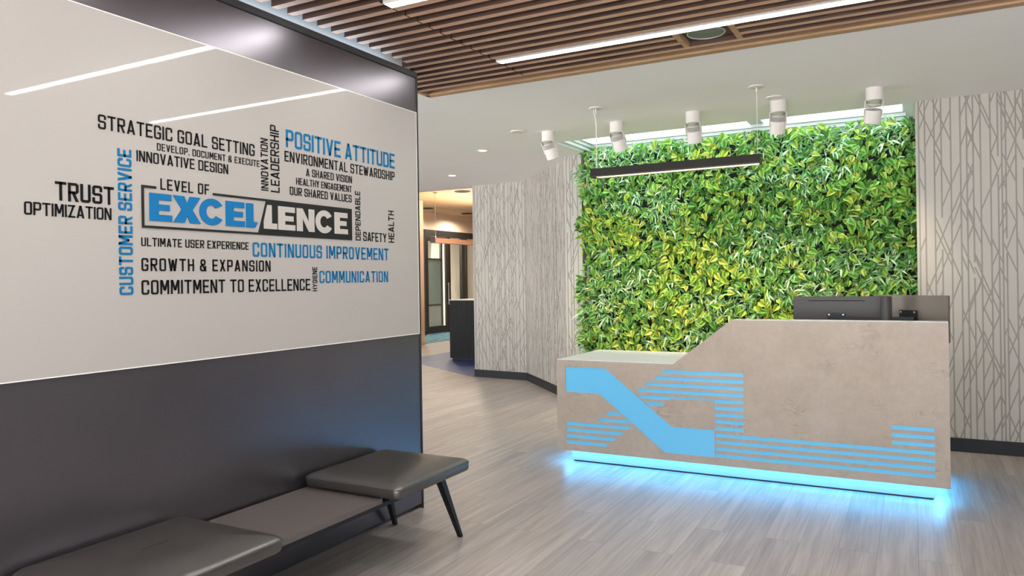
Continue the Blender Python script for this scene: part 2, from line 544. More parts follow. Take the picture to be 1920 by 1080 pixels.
paper_wall('wall_right', (0.024, 6.755), (4.15, 6.755), 1.0, 11, 'patterned wallpaper wall right of the plant wall')
base_board('baseboard_right', (0.024, 6.755), (3.99, 6.755), 0.105, 'black baseboard under the right patterned wall')
paper_wall('wall_corner', (-3.40, 7.60), (-3.20, 7.60), 0.3, 12, 'narrow patterned wall strip left of the plant wall')
paper_wall('wall_angled', (-4.712, 9.18), (-3.30, 7.63), 0.2, 13, 'angled patterned wall beside the hall opening')
paper_wall('wall_far', (-5.615, 9.28), (-4.712, 9.18), 0.2, 14, 'patterned wall end beside the hall opening')
base_board('baseboard_angled', (-4.712, 9.18), (-3.32, 7.652), 0.105, 'black baseboard under the angled wall')
base_board('baseboard_far', (-5.615, 9.28), (-4.712, 9.18), 0.105, 'black baseboard under the far patterned wall')
struct('wall_side', MB().box(4.0, 4.15, -2.2, 6.755, 0, ZC), 'wall_white', 'white side wall', 'wall')
struct('wall_behind_plants', MB().box(-3.3, 0.3, 7.72, 7.85, 0, ZC), 'wall_white')

# ------------------------------------------------------------------ feature wall (left)
YE = 3.764
fw = MB()
fw.box(XL - 0.16, XL, -1.2, YE - 0.004, 0.03, 2.62)
fw.box(XL - 0.16, XL - 0.035, -1.2, YE - 0.004, 0.0, 0.03)
struct('wall_left', fw, 'dark_cladding', 'dark grey clad feature wall on the left', 'wall')
struct('trim_1', MB().box(XL - 0.17, XL + 0.010, -1.2, YE, 2.622, 2.656), 'cladding_trim', 'dark cap strip along the top of the feature wall', 'trim', bevel=0.002)
struct('trim_2', MB().box(XL - 0.17, XL + 0.006, YE - 0.005, YE + 0.003, 0, 2.622), 'cladding_trim', 'thin dark end strip of the feature wall', 'trim')
struct('wall_left_upper', MB().box(-3.1, -2.86, -1.2, 3.985, 0, 2.90), 'wall_white', 'white wall seen above the dark feature wall', 'wall')

cove = obj('cove_light', MB().box(XL - 0.155, XL - 0.12, -1.1, 3.72, 2.657, 2.668), 'cove_glow')
tag(cove, 'cool strip light lying on top of the dark feature wall', 'light')
struct('trim_3', MB().box(-2.868, -2.852, 3.970, 3.990, 2.60, 2.86), 'cladding_trim', 'thin dark edge at the end of the white upper wall', 'trim')
# glass board and its lettering
BY0, BY1, BZ0, BZ1 = 0.05, 3.738, 1.0684, 2.4049
BX = XL + 0.012
board = thing('glass_sign_board', 'large white glossy glass board with lettering on the dark wall', 'sign', (XL, BY0, BZ0))
ORG = (XL, BY0, BZ0)
obj('glass_panel', MB().box(XL + 0.001, BX, BY0, BY1, BZ0, BZ1), 'glass_board', board, ORG)
ed = MB()
ed.box(XL + 0.001, BX + 0.0006, BY0, BY1, BZ0 - 0.004, BZ0 - 0.0002)
ed.box(XL + 0.001, BX + 0.0006, BY0, BY1, BZ1 + 0.0002, BZ1 + 0.004)
ed.box(XL + 0.001, BX + 0.0006, BY1 + 0.0002, BY1 + 0.0045, BZ0 - 0.004, BZ1 + 0.004)
obj('panel_edge', ed, 'board_edge', board, ORG)

A_, B_ = 0.16, 0.075
CL = 'c'
GL = {
 'O': [('c', [(A_, 0), (1 - A_, 0), (1, B_), (1, 1 - B_), (1 - A_, 1), (A_, 1), (0, 1 - B_), (0, B_)])],
 'D': [('c', [(0, 0), (1 - A_, 0), (1, B_), (1, 1 - B_), (1 - A_, 1), (0, 1)])],
 'C': [('o', [(1, .24), (1, B_), (1 - A_, 0), (A_, 0), (0, B_), (0, 1 - B_), (A_, 1), (1 - A_, 1), (1, 1 - B_), (1, .76)])],
 'G': [('o', [(1, .78), (1, 1 - B_), (1 - A_, 1), (A_, 1), (0, 1 - B_), (0, B_), (A_, 0), (1 - A_, 0), (1, B_), (1, .44), (.66, .44)])],
 'S': [('o', [(1, .77), (1, 1 - B_), (1 - A_, 1), (A_, 1), (0, 1 - B_), (0, .58), (A_, .51), (1 - A_, .51), (1, .44), (1, B_), (1 - A_, 0), (A_, 0), (0, B_), (0, .23)])],
 'T': [('o', [(0, 1), (1, 1)]), ('o', [(.5, 1), (.5, 0)])],
 'I': [('o', [(0, 0), (0, 1)])],
 'L': [('o', [(0, 1), (0, 0), (1, 0)])],
 'E': [('o', [(1, 1), (0, 1), (0, 0), (1, 0)]), ('o', [(0, .5), (.86, .5)])],
 'F': [('o', [(1, 1), (0, 1), (0, 0)]), ('o', [(0, .5), (.86, .5)])],
 'H': [('o', [(0, 0), (0, 1)]), ('o', [(1, 0), (1, 1)]), ('o', [(0, .5), (1, .5)])],
 'U': [('o', [(0, 1), (0, B_), (A_, 0), (1 - A_, 0), (1, B_), (1, 1)])],
 'P': [('o', [(0, 0), (0, 1), (1 - A_, 1), (1, 1 - B_), (1, .44 + B_), (1 - A_, .44), (0, .44)])],
 'R': [('o', [(0, 0), (0, 1), (1 - A_, 1), (1, 1 - B_), (1, .48 + B_), (1 - A_, .48), (0, .48)]), ('d', (.45, .5, .98, 0))],
 'B': [('c', [(0, 0), (1 - A_, 0), (1, B_), (1, .5 - B_), (1 - A_, .5), (1, .5 + B_), (1, 1 - B_), (1 - A_, 1), (0, 1)]), ('o', [(0, .5), (1 - A_, .5)])],
 'A': [('d', (.04, 0, .5, 1)), ('d', (.96, 0, .5, 1)), ('o', [(.3, .2), (.7, .2)])],
 'V': [('d', (.04, 1, .5, 0)), ('d', (.96, 1, .5, 0))],
 'W': [('d', (.02, 1, .27, 0)), ('d', (.27, 0, .5, .9)), ('d', (.5, .9, .73, 0)), ('d', (.98, 1, .73, 0))],
 'M': [('o', [(0, 0), (0, 1)]), ('o', [(1, 0), (1, 1)]), ('d', (.06, 1, .5, .25)), ('d', (.94, 1, .5, .25))],
 'N': [('o', [(0, 0), (0, 1)]), ('o', [(1, 0), (1, 1)]), ('d', (.05, 1, .95, 0))],
 'X': [('d', (.05, 0, .95, 1)), ('d', (.05, 1, .95, 0))],
 'Y': [('d', (.03, 1, .5, .42)), ('d', (.97, 1, .5, .42)), ('o', [(.5, .45), (.5, 0)])],
 'Z': [('o', [(0, 1), (1, 1)]), ('o', [(0, 0), (1, 0)]), ('d', (.08, 0, .92, 1))],
 '&': [('c', [(.25, .56), (.62, .56), (.78, .68), (.78, .9), (.62, 1), (.25, 1), (.1, .9), (.1, .68)]), ('d', (.22, .6, .98, 0)), ('o', [(.25, .54), (0, .4), (0, B_), (A_, 0), (.6, 0), (.86, .14), (.9, .36)])],
 ',': [('o', [(0, 0), (0, .02)])],
}
WID = {'I': 0, 'M': .56, 'W': .70, 'N': .46, ',': 0, 'E': .40, 'F': .38, 'L': .38, 'T': .46, 'A': .52, 'V': .50, '&': .52, 'Y': .48, 'X': .46}

def stroke(mb, pts, closed, t, to3):
    """mitred stroke of width t along 2-D points"""
    P = [Vector(p) for p in pts]; n = len(P)
    if not closed:
        P[0] = P[0] + (P[0] - P[1]).normalized() * t / 2
        P[-1] = P[-1] + (P[-1] - P[-2]).normalized() * t / 2
    Lp, Rp = [], []
    for i in range(n):
        a = P[i] - P[i - 1] if (i > 0 or closed) else P[1] - P[0]
        b = P[(i + 1) % n] - P[i] if (i < n - 1 or closed) else a
        a = a.normalized(); b = b.normalized()
        na = Vector((-a.y, a.x)); nb = Vector((-b.y, b.x)); m = na + nb
        if m.length < 1e-6: m = na
        m = m.normalized(); k = min(1 / max(m.dot(na), 0.35), 2.2)
        Lp.append(P[i] + m * t / 2 * k); Rp.append(P[i] - m * t / 2 * k)
    for i in range(n if closed else n - 1):
        j = (i + 1) % n
        slab(mb, [Lp[i], Lp[j], Rp[j], Rp[i]], to3)

def slab(mb, q, to3):
    k = len(q)
    v = [to3(p[0], p[1], 1) for p in q] + [to3(p[0], p[1], 0) for p in q]
    mb.add(v, [tuple(range(k)), tuple(range(2 * k - 1, k - 1, -1))] + [(i, (i + 1) % k, k + (i + 1) % k, k + i) for i in range(k)])

def text_mesh(txt, length, cap, t, to3):
    """condensed squared capitals filling `length`; to3(u, v, front) maps to the wall"""
    wd = lambda c: WID.get(c, .44)
    t = t * 0.90
    glyphs = [(c, wd(c)) for c in txt]
    solid = sum((g + t) for c, g in glyphs if c != ' ')
    nsp = txt.count(' '); gaps = len(txt) - 1
    L_ = length / cap
    sc = 1.0
    track = (L_ - solid - nsp * 0.20) / max(gaps, 1)
    if track < 0.10:
        sc = (L_ - nsp * 0.16 - gaps * 0.10) / solid; track = 0.10
    elif track > 0.42:
        sc = (L_ - nsp * 0.20 - gaps * 0.42) / solid; track = 0.42
    words = [MB()]; x = 0.0
    tt = t * min(sc, 1.0) if sc < 1 else t
    for c, g in glyphs:
        mb = words[-1]
        if c == ' ':
            x += (0.20 if sc >= 1 else 0.16) + track; words.append(MB()); continue
        full = (g + t) * sc; inner = full - tt
        for kind, d in GL[c]:
            if kind == 'd':
                u0, v0, u1, v1 = d
                h = tt * 0.56
                a0 = x + tt / 2 + u0 * inner; a1 = x + tt / 2 + u1 * inner
                q = [(a0 - h, v0), (a0 + h, v0), (a1 + h, v1), (a1 - h, v1)]
                q = [(min(max(a, x - 0.0), x + full), b) for a, b in q]
                slab(mb, [(a * cap, b * cap) for a, b in q], to3)
            else:
                pts = [((x + tt / 2 + a * inner) * cap, (tt / 2 + b * (1 - tt)) * cap) for a, b in d]
                stroke(mb, pts, kind == 'c', tt * cap, to3)
        x += full + track
    return words

def letter_parts(txt, words, mat, how):
    for wd_, mb in zip(txt.split(' '), words):
        o = obj('lettering', mb, mat, board, ORG)
        o['label'] = '%s %s reading %s' % ('blue' if 'blue' in mat else 'black', how, wd_.strip(',').lower())
def lettering(txt, y0, y1, z, cap, mat, t):
    to3 = lambda u, v, fr: (BX + (0.0022 if fr else 0.0003), y0 + u, z + v)
    letter_parts(txt, text_mesh(txt, y1 - y0, cap, t, to3), mat, 'lettering')
def lettering_up(txt, ycap, ybase, z0, z1, mat, t):
    to3 = lambda u, v, fr: (BX + (0.0022 if fr else 0.0003), ybase - v, z0 + u)
    letter_parts(txt, text_mesh(txt, z1 - z0, ybase - ycap, t, to3), mat, 'upright lettering')

for txt, y0, y1, z, cap, mat, t in (
    ('TRUST', 1.559, 1.778, 1.686, .067, 'ink_black', .165),
    ('OPTIMIZATION', 1.454, 1.767, 1.6285, .045, 'ink_black', .15),
    ('STRATEGIC GOAL SETTING', 1.72, 2.466, 1.965, .054, 'ink_black', .145),
    ('DEVELOP, DOCUMENT & EXECUTE', 1.964, 2.494, 1.92, .029, 'ink_black', .135),
    ('INNOVATIVE DESIGN', 1.874, 2.314, 1.865, .043, 'ink_black', .145),
    ('POSITIVE ATTITUDE', 2.662, 3.516, 2.038, .085, 'ink_blue', .165),
    ('ENVIRONMENTAL STEWARDSHIP', 2.652, 3.513, 1.968, .051, 'ink_black', .14),
    ('A SHARED VISION', 2.794, 3.138, 1.913, .038, 'ink_black', .14),
    ('HEALTHY ENGAGEMENT', 2.726, 3.135, 1.864, .034, 'ink_black', .14),
    ('OUR SHARED VALUES', 2.683, 3.133, 1.810, .040, 'ink_black', .15),
    ('SAFETY', 3.225, 3.429, 1.608, .050, 'ink_black', .14),
    ('ULTIMATE USER EXPERIENCE', 1.889, 2.423, 1.536, .034, 'ink_black', .15),
    ('GROWTH & EXPANSION', 1.888, 2.552, 1.4385, .051, 'ink_black', .155),
    ('COMMITMENT TO EXCELLENCE', 1.887, 2.811, 1.346, .057, 'ink_black', .15),
    ('CONTINUOUS IMPROVEMENT', 2.446, 3.446, 1.506, .066, 'ink_blue', .16),
    ('COMMUNICATION', 2.878, 3.438, 1.381, .062, 'ink_blue', .155),
    ('LEVEL OF', 1.977, 2.212, 1.7645, .045, 'ink_black', .15)):
    lettering(txt, y0, y1, z, cap, mat, t)
for a in (
    ('CUSTOMER SERVICE', 1.795, 1.852, 1.347, 1.904, 'ink_blue', .19),
    ('INNOVATION', 2.503, 2.546, 1.814, 2.057, 'ink_black', .15),
    ('LEADERSHIP', 2.562, 2.616, 1.812, 2.129, 'ink_black', .145),
    ('DEPENDABLE', 3.162, 3.203, 1.609, 1.876, 'ink_black', .15),
    ('HEALTH', 3.45, 3.501, 1.608, 1.792, 'ink_black', .15),
    ('HYGIENE', 2.829, 2.861, 1.341, 1.462, 'ink_black', .16)):
    lettering_up(*a)

# the framed two-tone word
def flat(mb, poly, x0, x1):
    return mb.prism(poly, 0, 'x', x0, x1)
LX = BX + 0.0004
lf = MB()
fr = 0.0095
flat(lf, [(1.892, 1.775), (1.956, 1.775), (1.956, 1.775 - fr), (1.892 + fr, 1.775 - fr), (1.892 + fr, 1.608 + fr), (2.4735, 1.608 + fr), (2.4735, 1.608), (1.892, 1.608)], LX, LX + 0.004)
flat(lf, [(2.2305, 1.775), (2.531, 1.775), (2.5275, 1.775 - fr), (2.2305, 1.775 - fr)], LX, LX + 0.004)
flat(lf, [(2.532, 1.775), (3.13, 1.775), (3.13, 1.608), (2.4738, 1.608), (2.4738, 1.6172), (2.4805, 1.6172)], LX, LX + 0.004)
logo = obj('logo_frame', lf, 'logo_black', board, ORG)
logo['label'] = 'black outlined plate of the two tone word'

def heavy(ch, y0, y1, z0, z1, slant_l=0.0, slant_r=0.0):
    W, H = y1 - y0, z1 - z0
    s = 0.40 * W if ch in 'E' else 0.42 * W
    P = lambda u, v: (y0 + u, z0 + v)
    if ch == 'E':
        b = 0.235 * H
        return [[P(0, 0), P(W, 0), P(W, b), P(s, b), P(s, .5 * H - b * .47), P(W * .9, .5 * H - b * .47), P(W * .9, .5 * H + b * .47), P(s, .5 * H + b * .47), P(s, H - b), P(W * .98, H - b), P(W * .98, H), P(0, H)]]
    if ch == 'L':
        b = 0.24 * H; s = 0.60 * W
        return [[P(0, 0), P(W - slant_r * 0.6, 0), P(W, b), P(s, b), P(s, H), P(slant_l, H), P(0, b * 1.3)]]
    if ch == 'N':
        s = .33 * W
        return [[P(0, 0), P(s, 0), P(s, .56 * H), P(W - s, 0), P(W, 0), P(W, H), P(W - s, H), P(W - s, .44 * H), P(s, H), P(0, H)]]
    if ch == 'X':
        k = .40 * W
        return [[P(0, 0), P(k, 0), P(W * .5, .28 * H), P(W - k, 0), P(W, 0), P(W * .70, .5 * H), P(W, H), P(W - k, H), P(W * .5, .72 * H), P(k, H), P(0, H), P(W * .30, .5 * H)]]
    if ch == 'C':
        cx, cy, ro, rv = W * .5, H * .5, W * .5, H * .52
        out, inn = [], []
        for i in range(33):
            a = math.radians(32 + i * (296 / 32))
            out.append(P(cx + ro * math.cos(a) * 1.02, cy + rv * math.sin(a)))
            a2 = math.radians(36 + i * (288 / 32))
            inn.append(P(cx + ro * .42 * math.cos(a2) * 1.05 - W * 0.02, cy + rv * .50 * math.sin(a2)))
        return [out + inn[::-1]]
bl = MB(); wh = MB()
for ch, y0, y1, k in (('E', 1.926, 2.027, 0), ('X', 2.033, 2.165, 0), ('C', 2.161, 2.286, 0), ('E', 2.297, 2.402, 0), ('L', 2.411, 2.478, 0.028)):
    for p in heavy(ch, y0, y1, 1.638, 1.748, 0, k): flat(bl, p, LX, LX + 0.004)
for ch, y0, y1, k in (('L', 2.511, 2.593, .022), ('E', 2.600, 2.711, 0), ('N', 2.721, 2.843, 0), ('C', 2.852, 2.978, 0), ('E', 2.990, 3.094, 0)):
    for p in heavy(ch, y0, y1, 1.637, 1.749, k, 0): flat(wh, p, LX + 0.0042, LX + 0.0062)
o = obj('logo_letters', bl, 'logo_blue', logo); o.location = (0, 0, 0)
for me_o in (o,):
    for v in me_o.data.vertices: v.co -= Vector(ORG)
o['label'] = 'heavy blue letters EXCEL'
o = obj('logo_letters', wh, 'logo_white', logo)
for v in o.data.vertices: v.co -= Vector(ORG)
o['label'] = 'heavy white letters LENCE'

# ------------------------------------------------------------------ slatted wood ceiling
SZ0, SZ1 = ZC - 0.002, ZC + 0.085
SW = 0.0215
PITCH = 0.1075
slat_root = thing('slat_ceiling', 'dark wood slatted ceiling above the lobby', 'ceiling', (-2.3, 2.0, ZC))
SO = (-2.3, 2.0, ZC)
JX = -2.281
lights_y = [4.11 - 1.125 * k for k in range(6)]
rows = [3.909 + PITCH * k for k in range(-56, 2)]
def is_light(y): return any(abs(y - l) < 0.0605 for l in lights_y)
far_rows = [4.22, 4.33, 4.44]
rowsR = [y for y in rows if not is_light(y)] + far_rows
rowsL = rows + [4.123] + far_rows
SPK = (-1.171, -0.861)
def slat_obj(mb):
    # each box's underside (its first face) is paler, with light from below put into its colour
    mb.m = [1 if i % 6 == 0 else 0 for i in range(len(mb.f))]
    return obj('slat_panel', mb, ['slat_wood', 'slat_underside_lit'], slat_root, SO)
for lo, hi in [(lights_y[k + 1], lights_y[k]) for k in range(5)] + [(4.11, 5)]:
    pl = MB(); pr = MB()
    for y in rowsL:
        if lo - 0.02 <= y < hi - 0.02 or (hi == 5 and y > 4.1):
            x0 = -2.778 if y < 3.86 else -3.12
            pl.box(x0, JX - 0.004, y - SW, y + SW, SZ0, SZ1)
    for y in rowsR:
        if lo < y < hi:
            if y in (4.22, 4.33):
                pr.box(JX + 0.004, SPK[0] - 0.016, y - SW, y + SW, SZ0, SZ1)
                pr.box(SPK[1] + 0.016, 3.36, y - SW, y + SW, SZ0, SZ1)
            else:
                pr.box(JX + 0.004, 3.36, y - SW, y + SW, SZ0, SZ1)
    pe = MB()
    pe.box(0.33, 3.36, hi - SW if hi < 5 else 4.123 - SW, hi + SW if hi < 5 else 4.123 + SW, SZ0, SZ1)
    if hi < 5 or True: pr.add(pe.v, pe.f)
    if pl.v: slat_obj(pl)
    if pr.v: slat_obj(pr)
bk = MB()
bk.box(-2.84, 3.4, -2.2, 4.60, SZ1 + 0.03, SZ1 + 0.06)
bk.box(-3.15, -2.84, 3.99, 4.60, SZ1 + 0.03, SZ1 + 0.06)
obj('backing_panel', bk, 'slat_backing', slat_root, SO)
fb = MB()
fb.box(-3.15, 3.4, 4.592, 4.62, SZ0 - 0.004, SZ1 + 0.03)
fb.box(-3.15, 3.4, 4.56, 4.592, SZ0 - 0.004, SZ0 + 0.010)
obj('edge_frame', fb, 'slat_frame_wood', slat_root, SO)
obj('edge_frame', MB().box(-3.15, -3.12, 3.99, 4.592, SZ0 - 0.004, SZ1 + 0.03), 'slat_frame_wood', slat_root, SO)
for x in SPK:
    obj('cross_bar', MB().box(x - 0.016, x + 0.016, 4.165, 4.418, SZ0 - 0.001, SZ1), 'slat_frame_wood', slat_root, SO)
obj('speaker_plate', MB().box(SPK[0] + 0.016, SPK[1] - 0.016, 4.165, 4.418, ZC + 0.028, ZC + 0.04), 'slat_wood', slat_root, SO)

sp = thing('ceiling_speaker', 'round grey speaker grille set between the ceiling slats', 'speaker', (-1.027, 4.292, ZC + 0.028))
obj('rim', MB().lathe([(0.107, 0.0), (0.109, -0.006), (0.104, -0.010), (0.099, -0.007)], n=48), 'speaker_rim', sp, smooth=40)
obj('grille', MB().lathe([(0.100, -0.004), (0.085, -0.002), (0.070, -0.006), (0.03, -0.008), (0.006, -0.009), (0.005, -0.012), (0.0001, -0.012)], n=48), 'speaker_grille', sp, smooth=40)

def linear_light(y, label):
    t = thing('linear_light', label, 'light', (JX, y, ZC), group='linear lights in the slatted ceiling')
    L_ = 2.6
    h = MB()
    h.box(0.006, L_, -0.037, -0.030, -0.004, 0.075)
    h.box(0.006, L_, 0.030, 0.037, -0.004, 0.075)
    h.box(0.006, L_, -0.037, 0.037, 0.060, 0.075)
    h.box(0.002, 0.006, -0.037, 0.037, -0.004, 0.075)
    obj('housing', h, 'white_plastic', t)
    obj('diffuser', MB().box(0.007, L_, -0.0295, 0.0295, -0.002, 0.006), 'linear_glow', t)
    return t
l0 = linear_light(lights_y[0], 'long bright linear light next to the round ceiling speaker')
labs = ['bright linear light cut off by the top edge of the photo'] + ['linear light in the slatted ceiling above the camera'] * 10
for k in range(1, len(lights_y)):
    dup(l0, (JX, lights_y[k], ZC), labs[k - 1])

# ------------------------------------------------------------------ skylight
sky = thing('window_1', 'skylight with white stepped frame above the plant wall', 'skylight', (SK[0], SK[2], ZC), kind='structure')
KO = (SK[0], SK[2], ZC)
x0, x1, y0, y1 = SK
fr_ = MB()
fr_.box(x0 + 0.001, x0 + 0.012, y0 + 0.001, y1 + 0.09, ZC + 0.0005, 3.2)
fr_.box(x1 - 0.012, x1 - 0.001, y0 + 0.001, y1 + 0.09, ZC + 0.0005, 3.2)
fr_.box(x0 + 0.012, x1 - 0.012, y0 + 0.001, y0 + 0.012, ZC + 0.0005, 3.2)
fr_.box(x0 + 0.012, x1 - 0.012, y1 + 0.07, y1 + 0.09, ZC - 0.2, 2.876)
obj('well_lining', fr_, 'skylight_white', sky, KO)
st = MB()
for k, (dy, z0, z1) in enumerate(((0.035, 2.775, 2.808), (0.055, 2.811, 2.842), (0.08, 2.845, 2.874))):
    st.box(x0 + dy + 0.013, x1 - dy - 0.013, y1 + 0.0695 - dy, y1 + 0.0695, z0, z1)
    st.box(x0 + 0.0125, x0 + 0.0125 + dy, y0 + 0.013, y1 + 0.069, z0, z1)
    st.box(x1 - 0.0125 - dy, x1 - 0.0125, y0 + 0.013, y1 + 0.069, z0, z1)
obj('stepped_frame', st, 'skylight_white', sky, KO)
obj('mullion', MB().box(-1.405, -1.275, y0 + 0.013, y1 + 0.069, 2.876, 2.933), 'skylight_white', sky, KO)
obj('glass_pane', MB().box(x0 + 0.013, x1 - 0.013, y0 + 0.013, y1 + 0.069, 2.934, 2.94), 'clear_glass', sky, KO)

# ------------------------------------------------------------------ living wall
lw = thing('living_wall', 'wall of dense green pothos and fern plants behind the reception desk', 'plant wall', (-1.6, 7.70, 0.12))
LO = (-1.6, 7.70, 0.12)
GX0, GX1, GZ0, GZ1 = -3.17, 0.22, 0.15, 2.775
obj('planting_panel', MB().box(GX0 + 0.03, GX1, 7.64, 7.70, GZ0, GZ1 - 0.05), 'planter_felt', lw, LO)
rg = random.Random(5)
def blob(s, t, cs, ct, rs, rt): return math.exp(-((s - cs) / rs) ** 2 - ((t - ct) / rt) ** 2)
FERN = [(0.03, 0.10, .16, .14), (0.14, 0.06, .2, .10), (0.20, 0.27, .16, .10), (0.26, 0.36, .08, .10), (0.72, 0.08, .20, .09), (0.68, 0.20, .18, .08), (0.95, 0.06, .1, .1), (0.62, 0.52, .14, .12),
        (0.80, 0.60, .22, .10), (0.95, 0.62, .1, .12), (0.13, 0.66, .12, .13), (0.05, 0.80, .1, .16), (0.45, 0.78, .13, .07), (0.38, 0.95, .18, .08), (0.72, 0.72, .2, .06), (0.5, 0.9, .12, .08)]
GOLD = [(0.08, 0.42, .14, .08), (0.15, 0.47, .14, .07), (0.33, 0.55, .15, .07), (0.45, 0.57, .14, .08), (0.42, 0.66, .16, .06), (0.62, 0.82, .14, .07), (0.30, 0.80, .12, .07), (0.22, 0.95, .16, .06), (0.75, 0.88, .18, .08), (0.45, 0.12, .1, .05)]
class LeafSet:
    def __init__(s): s.mb = MB()
    def heart(s, c, tip, nrm, L_, W):
        tip = tip.normalized(); side = tip.cross(nrm).normalized(); n = side.cross(tip).normalized()
        cup = rg.uniform(0.10, 0.28) * W; droop = rg.uniform(0.05, 0.25) * L_
        def P(a, u, h): return c + tip * (a * L_) + side * (u * W) + n * (h * cup - droop * a * a)
        v = [P(0.06, 0, 0), P(0.36, 0, 0), P(0.70, 0, 0), P(1.0, 0, 0.1)]
        for sg in (-1, 1):
            v += [P(-0.05, .26 * sg, .8), P(0.16, .50 * sg, 1.2), P(0.46, .42 * sg, 1.0), P(0.76, .20 * sg, .5)]
        f = []
        for o_ in (4, 8):
            f += [(0, o_, o_ + 1), (0, o_ + 1, 1), (1, o_ + 1, o_ + 2), (1, o_ + 2, 2), (2, o_ + 2, o_ + 3), (2, o_ + 3, 3)]
        s.mb.add(v, f)
    def blade(s, c, d, nrm, L_, W, curl):
        d = d.normalized(); side = d.cross(nrm).normalized(); n = side.cross(d).normalized()
        v = []; k = 5
        for i in range(k + 1):
            a = i / k; wv = W * (math.sin(PI * min(max(a * 0.92 + 0.06, 0), 1)) ** 0.7) * 0.5
            p = c + d * (L_ * a) + n * (curl * L_ * (a - 1.6 * a * a)) + Vector((0, 0, -0.35 * L_ * a * a))
            v += [p - side * wv + n * 0.15 * W, p, p + side * wv + n * 0.15 * W]
        f = []
        for i in range(k):
            b = i * 3
            f += [(b, b + 1, b + 4, b + 3), (b + 1, b + 2, b + 5, b + 4)]
        s.mb.add(v, f)
green, gold, fern = LeafSet(), LeafSet(), LeafSet()
VX0, VX1, VZ0, VZ1 = -3.12, 0.02, 0.62, 2.80
N_SITES = 8600
out = Vector((0, -1, 0))
for i in range(N_SITES):
    x = rg.uniform(GX0, GX1); z = rg.uniform(GZ0 + 0.25, GZ1)
    if z < 0.5 and rg.random() < 0.5: continue
    s_ = (x - VX0) / (VX1 - VX0); t_ = (VZ1 - z) / (VZ1 - VZ0)
    ff = max([blob(s_, t_, *b) for b in FERN]); gg = max([blob(s_, t_, *b) for b in GOLD])
    layer = rg.random()
    y = 7.63 - 0.13 * layer ** 0.8
    c = Vector((x, y, z))
    if rg.random() < ff * 0.72:
        for q in range(rg.randint(2, 4)):
            a = rg.uniform(0, 2 * PI)
            d = Vector((math.cos(a), -rg.uniform(0.25, 1.0), math.sin(a) * 0.9 + 0.15))
            fern.blade(c + Vector((0, 0.03, 0)), d, Vector((rg.uniform(-.4, .4), -1, rg.uniform(0, .9))), rg.uniform(0.05, 0.10), rg.uniform(0.012, 0.020), rg.uniform(0.0, 0.4))
    else:
        ang = rg.gauss(-PI / 2, 0.95)
        tip = Vector((math.cos(ang), -rg.uniform(0.05, 0.55), math.sin(ang)))
        nr = Vector((rg.gauss(0, .42), -1, rg.gauss(.38, .40)))
        L_ = rg.uniform(0.048, 0.088) * (1.1 if layer > 0.7 else 1)
        (gold if rg.random() < 0.15 + gg * 0.75 else green).heart(c - tip.normalized() * L_ * 0.4, tip, nr.normalized(), L_, L_ * rg.uniform(0.62, 0.85))
# shoots that stick out past the top and the left edge
for i in range(26):
    x = rg.uniform(-3.0, 0.0)
    if max(blob((x - VX0) / 3.14, 0.03, *b) for b in FERN) < 0.3: continue
    c = Vector((x, rg.uniform(7.5, 7.58), GZ1 - 0.03))
    for q in range(5):
        fern.blade(c, Vector((rg.uniform(-.5, .5), rg.uniform(-.5, .1), 1)), Vector((0, -1, 0.2)), rg.uniform(0.06, 0.10), 0.014, 0.1)
for q in range(95):
    zc = rg.choice((2.5, 2.4, 2.02, 1.9, 1.3, 1.2, 1.0, 0.85, 0.72)) + rg.gauss(0, .05)
    c = Vector((GX0 - rg.uniform(-0.03, 0.035), rg.uniform(7.47, 7.57), zc))
    if zc > 2.3 or (zc < 1.35 and rg.random() < 0.5):
        fern.blade(c, Vector((-1, rg.uniform(-.8, .1), rg.uniform(-1.0, 1.0))), Vector((rg.uniform(-.5, .5), -1, rg.uniform(0, .8))), rg.uniform(0.05, 0.11), rg.uniform(.012, .019), rg.uniform(0, .4))
    else:
        d = Vector((-1, -0.4, rg.uniform(-1.0, .7)))
        green.heart(c, d, Vector((rg.uniform(-.4, .4), -1, .4)), rg.uniform(.05, .085), .05)
for nm, ls, mt, lab in (('pothos_foliage', green, 'leaf_green', 'mid green heart shaped leaves'), ('pothos_foliage', gold, 'leaf_gold', 'yellow green heart shaped leaves'), ('fern_foliage', fern, 'leaf_fern', 'narrow pale blue green fern leaves')):
    me = bpy.data.meshes.new(nm)
    me.from_pydata([tuple(Vector(p) - Vector(LO)) for p in ls.mb.v], [], ls.mb.f)
    me.materials.append(MATS[mt])
    me.polygons.foreach_set('use_smooth', [True] * len(me.polygons))
    o = bpy.data.objects.new(nm, me); COL.objects.link(o); o.parent = lw
    o['label'] = lab; o['kind'] = 'stuff'

# ------------------------------------------------------------------ reception desk
K = 0.965
kx = lambda x: x * K
kz = lambda z: CAM_H + (z - CAM_H) * K
DY = 5.308 * K
DX0, DX1 = kx(-2.467), kx(0.180)
ZB, ZL, ZH = kz(0.059), kz(0.757), kz(1.0806)
desk = thing('reception_desk', 'stone fronted reception desk with glowing blue inlays', 'desk', (kx(-1.14), DY + 0.4, 0))
DO = tuple(desk.location)
T = [0.714 - 0.0478 * k for k in range(13)]
TH = 0.0268
Lx, Cx, Mx, Rx = -2.395, -1.251, -1.050, 0.098
xu = lambda z: -2.065 + (0.705 - z) / 0.7915
xl_ = lambda z: -2.118 + (0.510 - z) / 0.7915
shapes = []
shapes.append([(Lx, .510), (-2.118, .510), (xl_(.112), .112), (Cx - .003, .112), (Cx - .003, .306), (xu(.306), .306), (-2.065, .705), (Lx, .705)])
for k, (a, b) in enumerate(((-1.611, -1.632), (-1.672, -1.694), (-1.739, -1.759), (-1.798, -1.820))):
    shapes.append([(b, T[k] - TH), (Mx, T[k] - TH), (Mx, T[k]), (a, T[k])])
z = T[4]
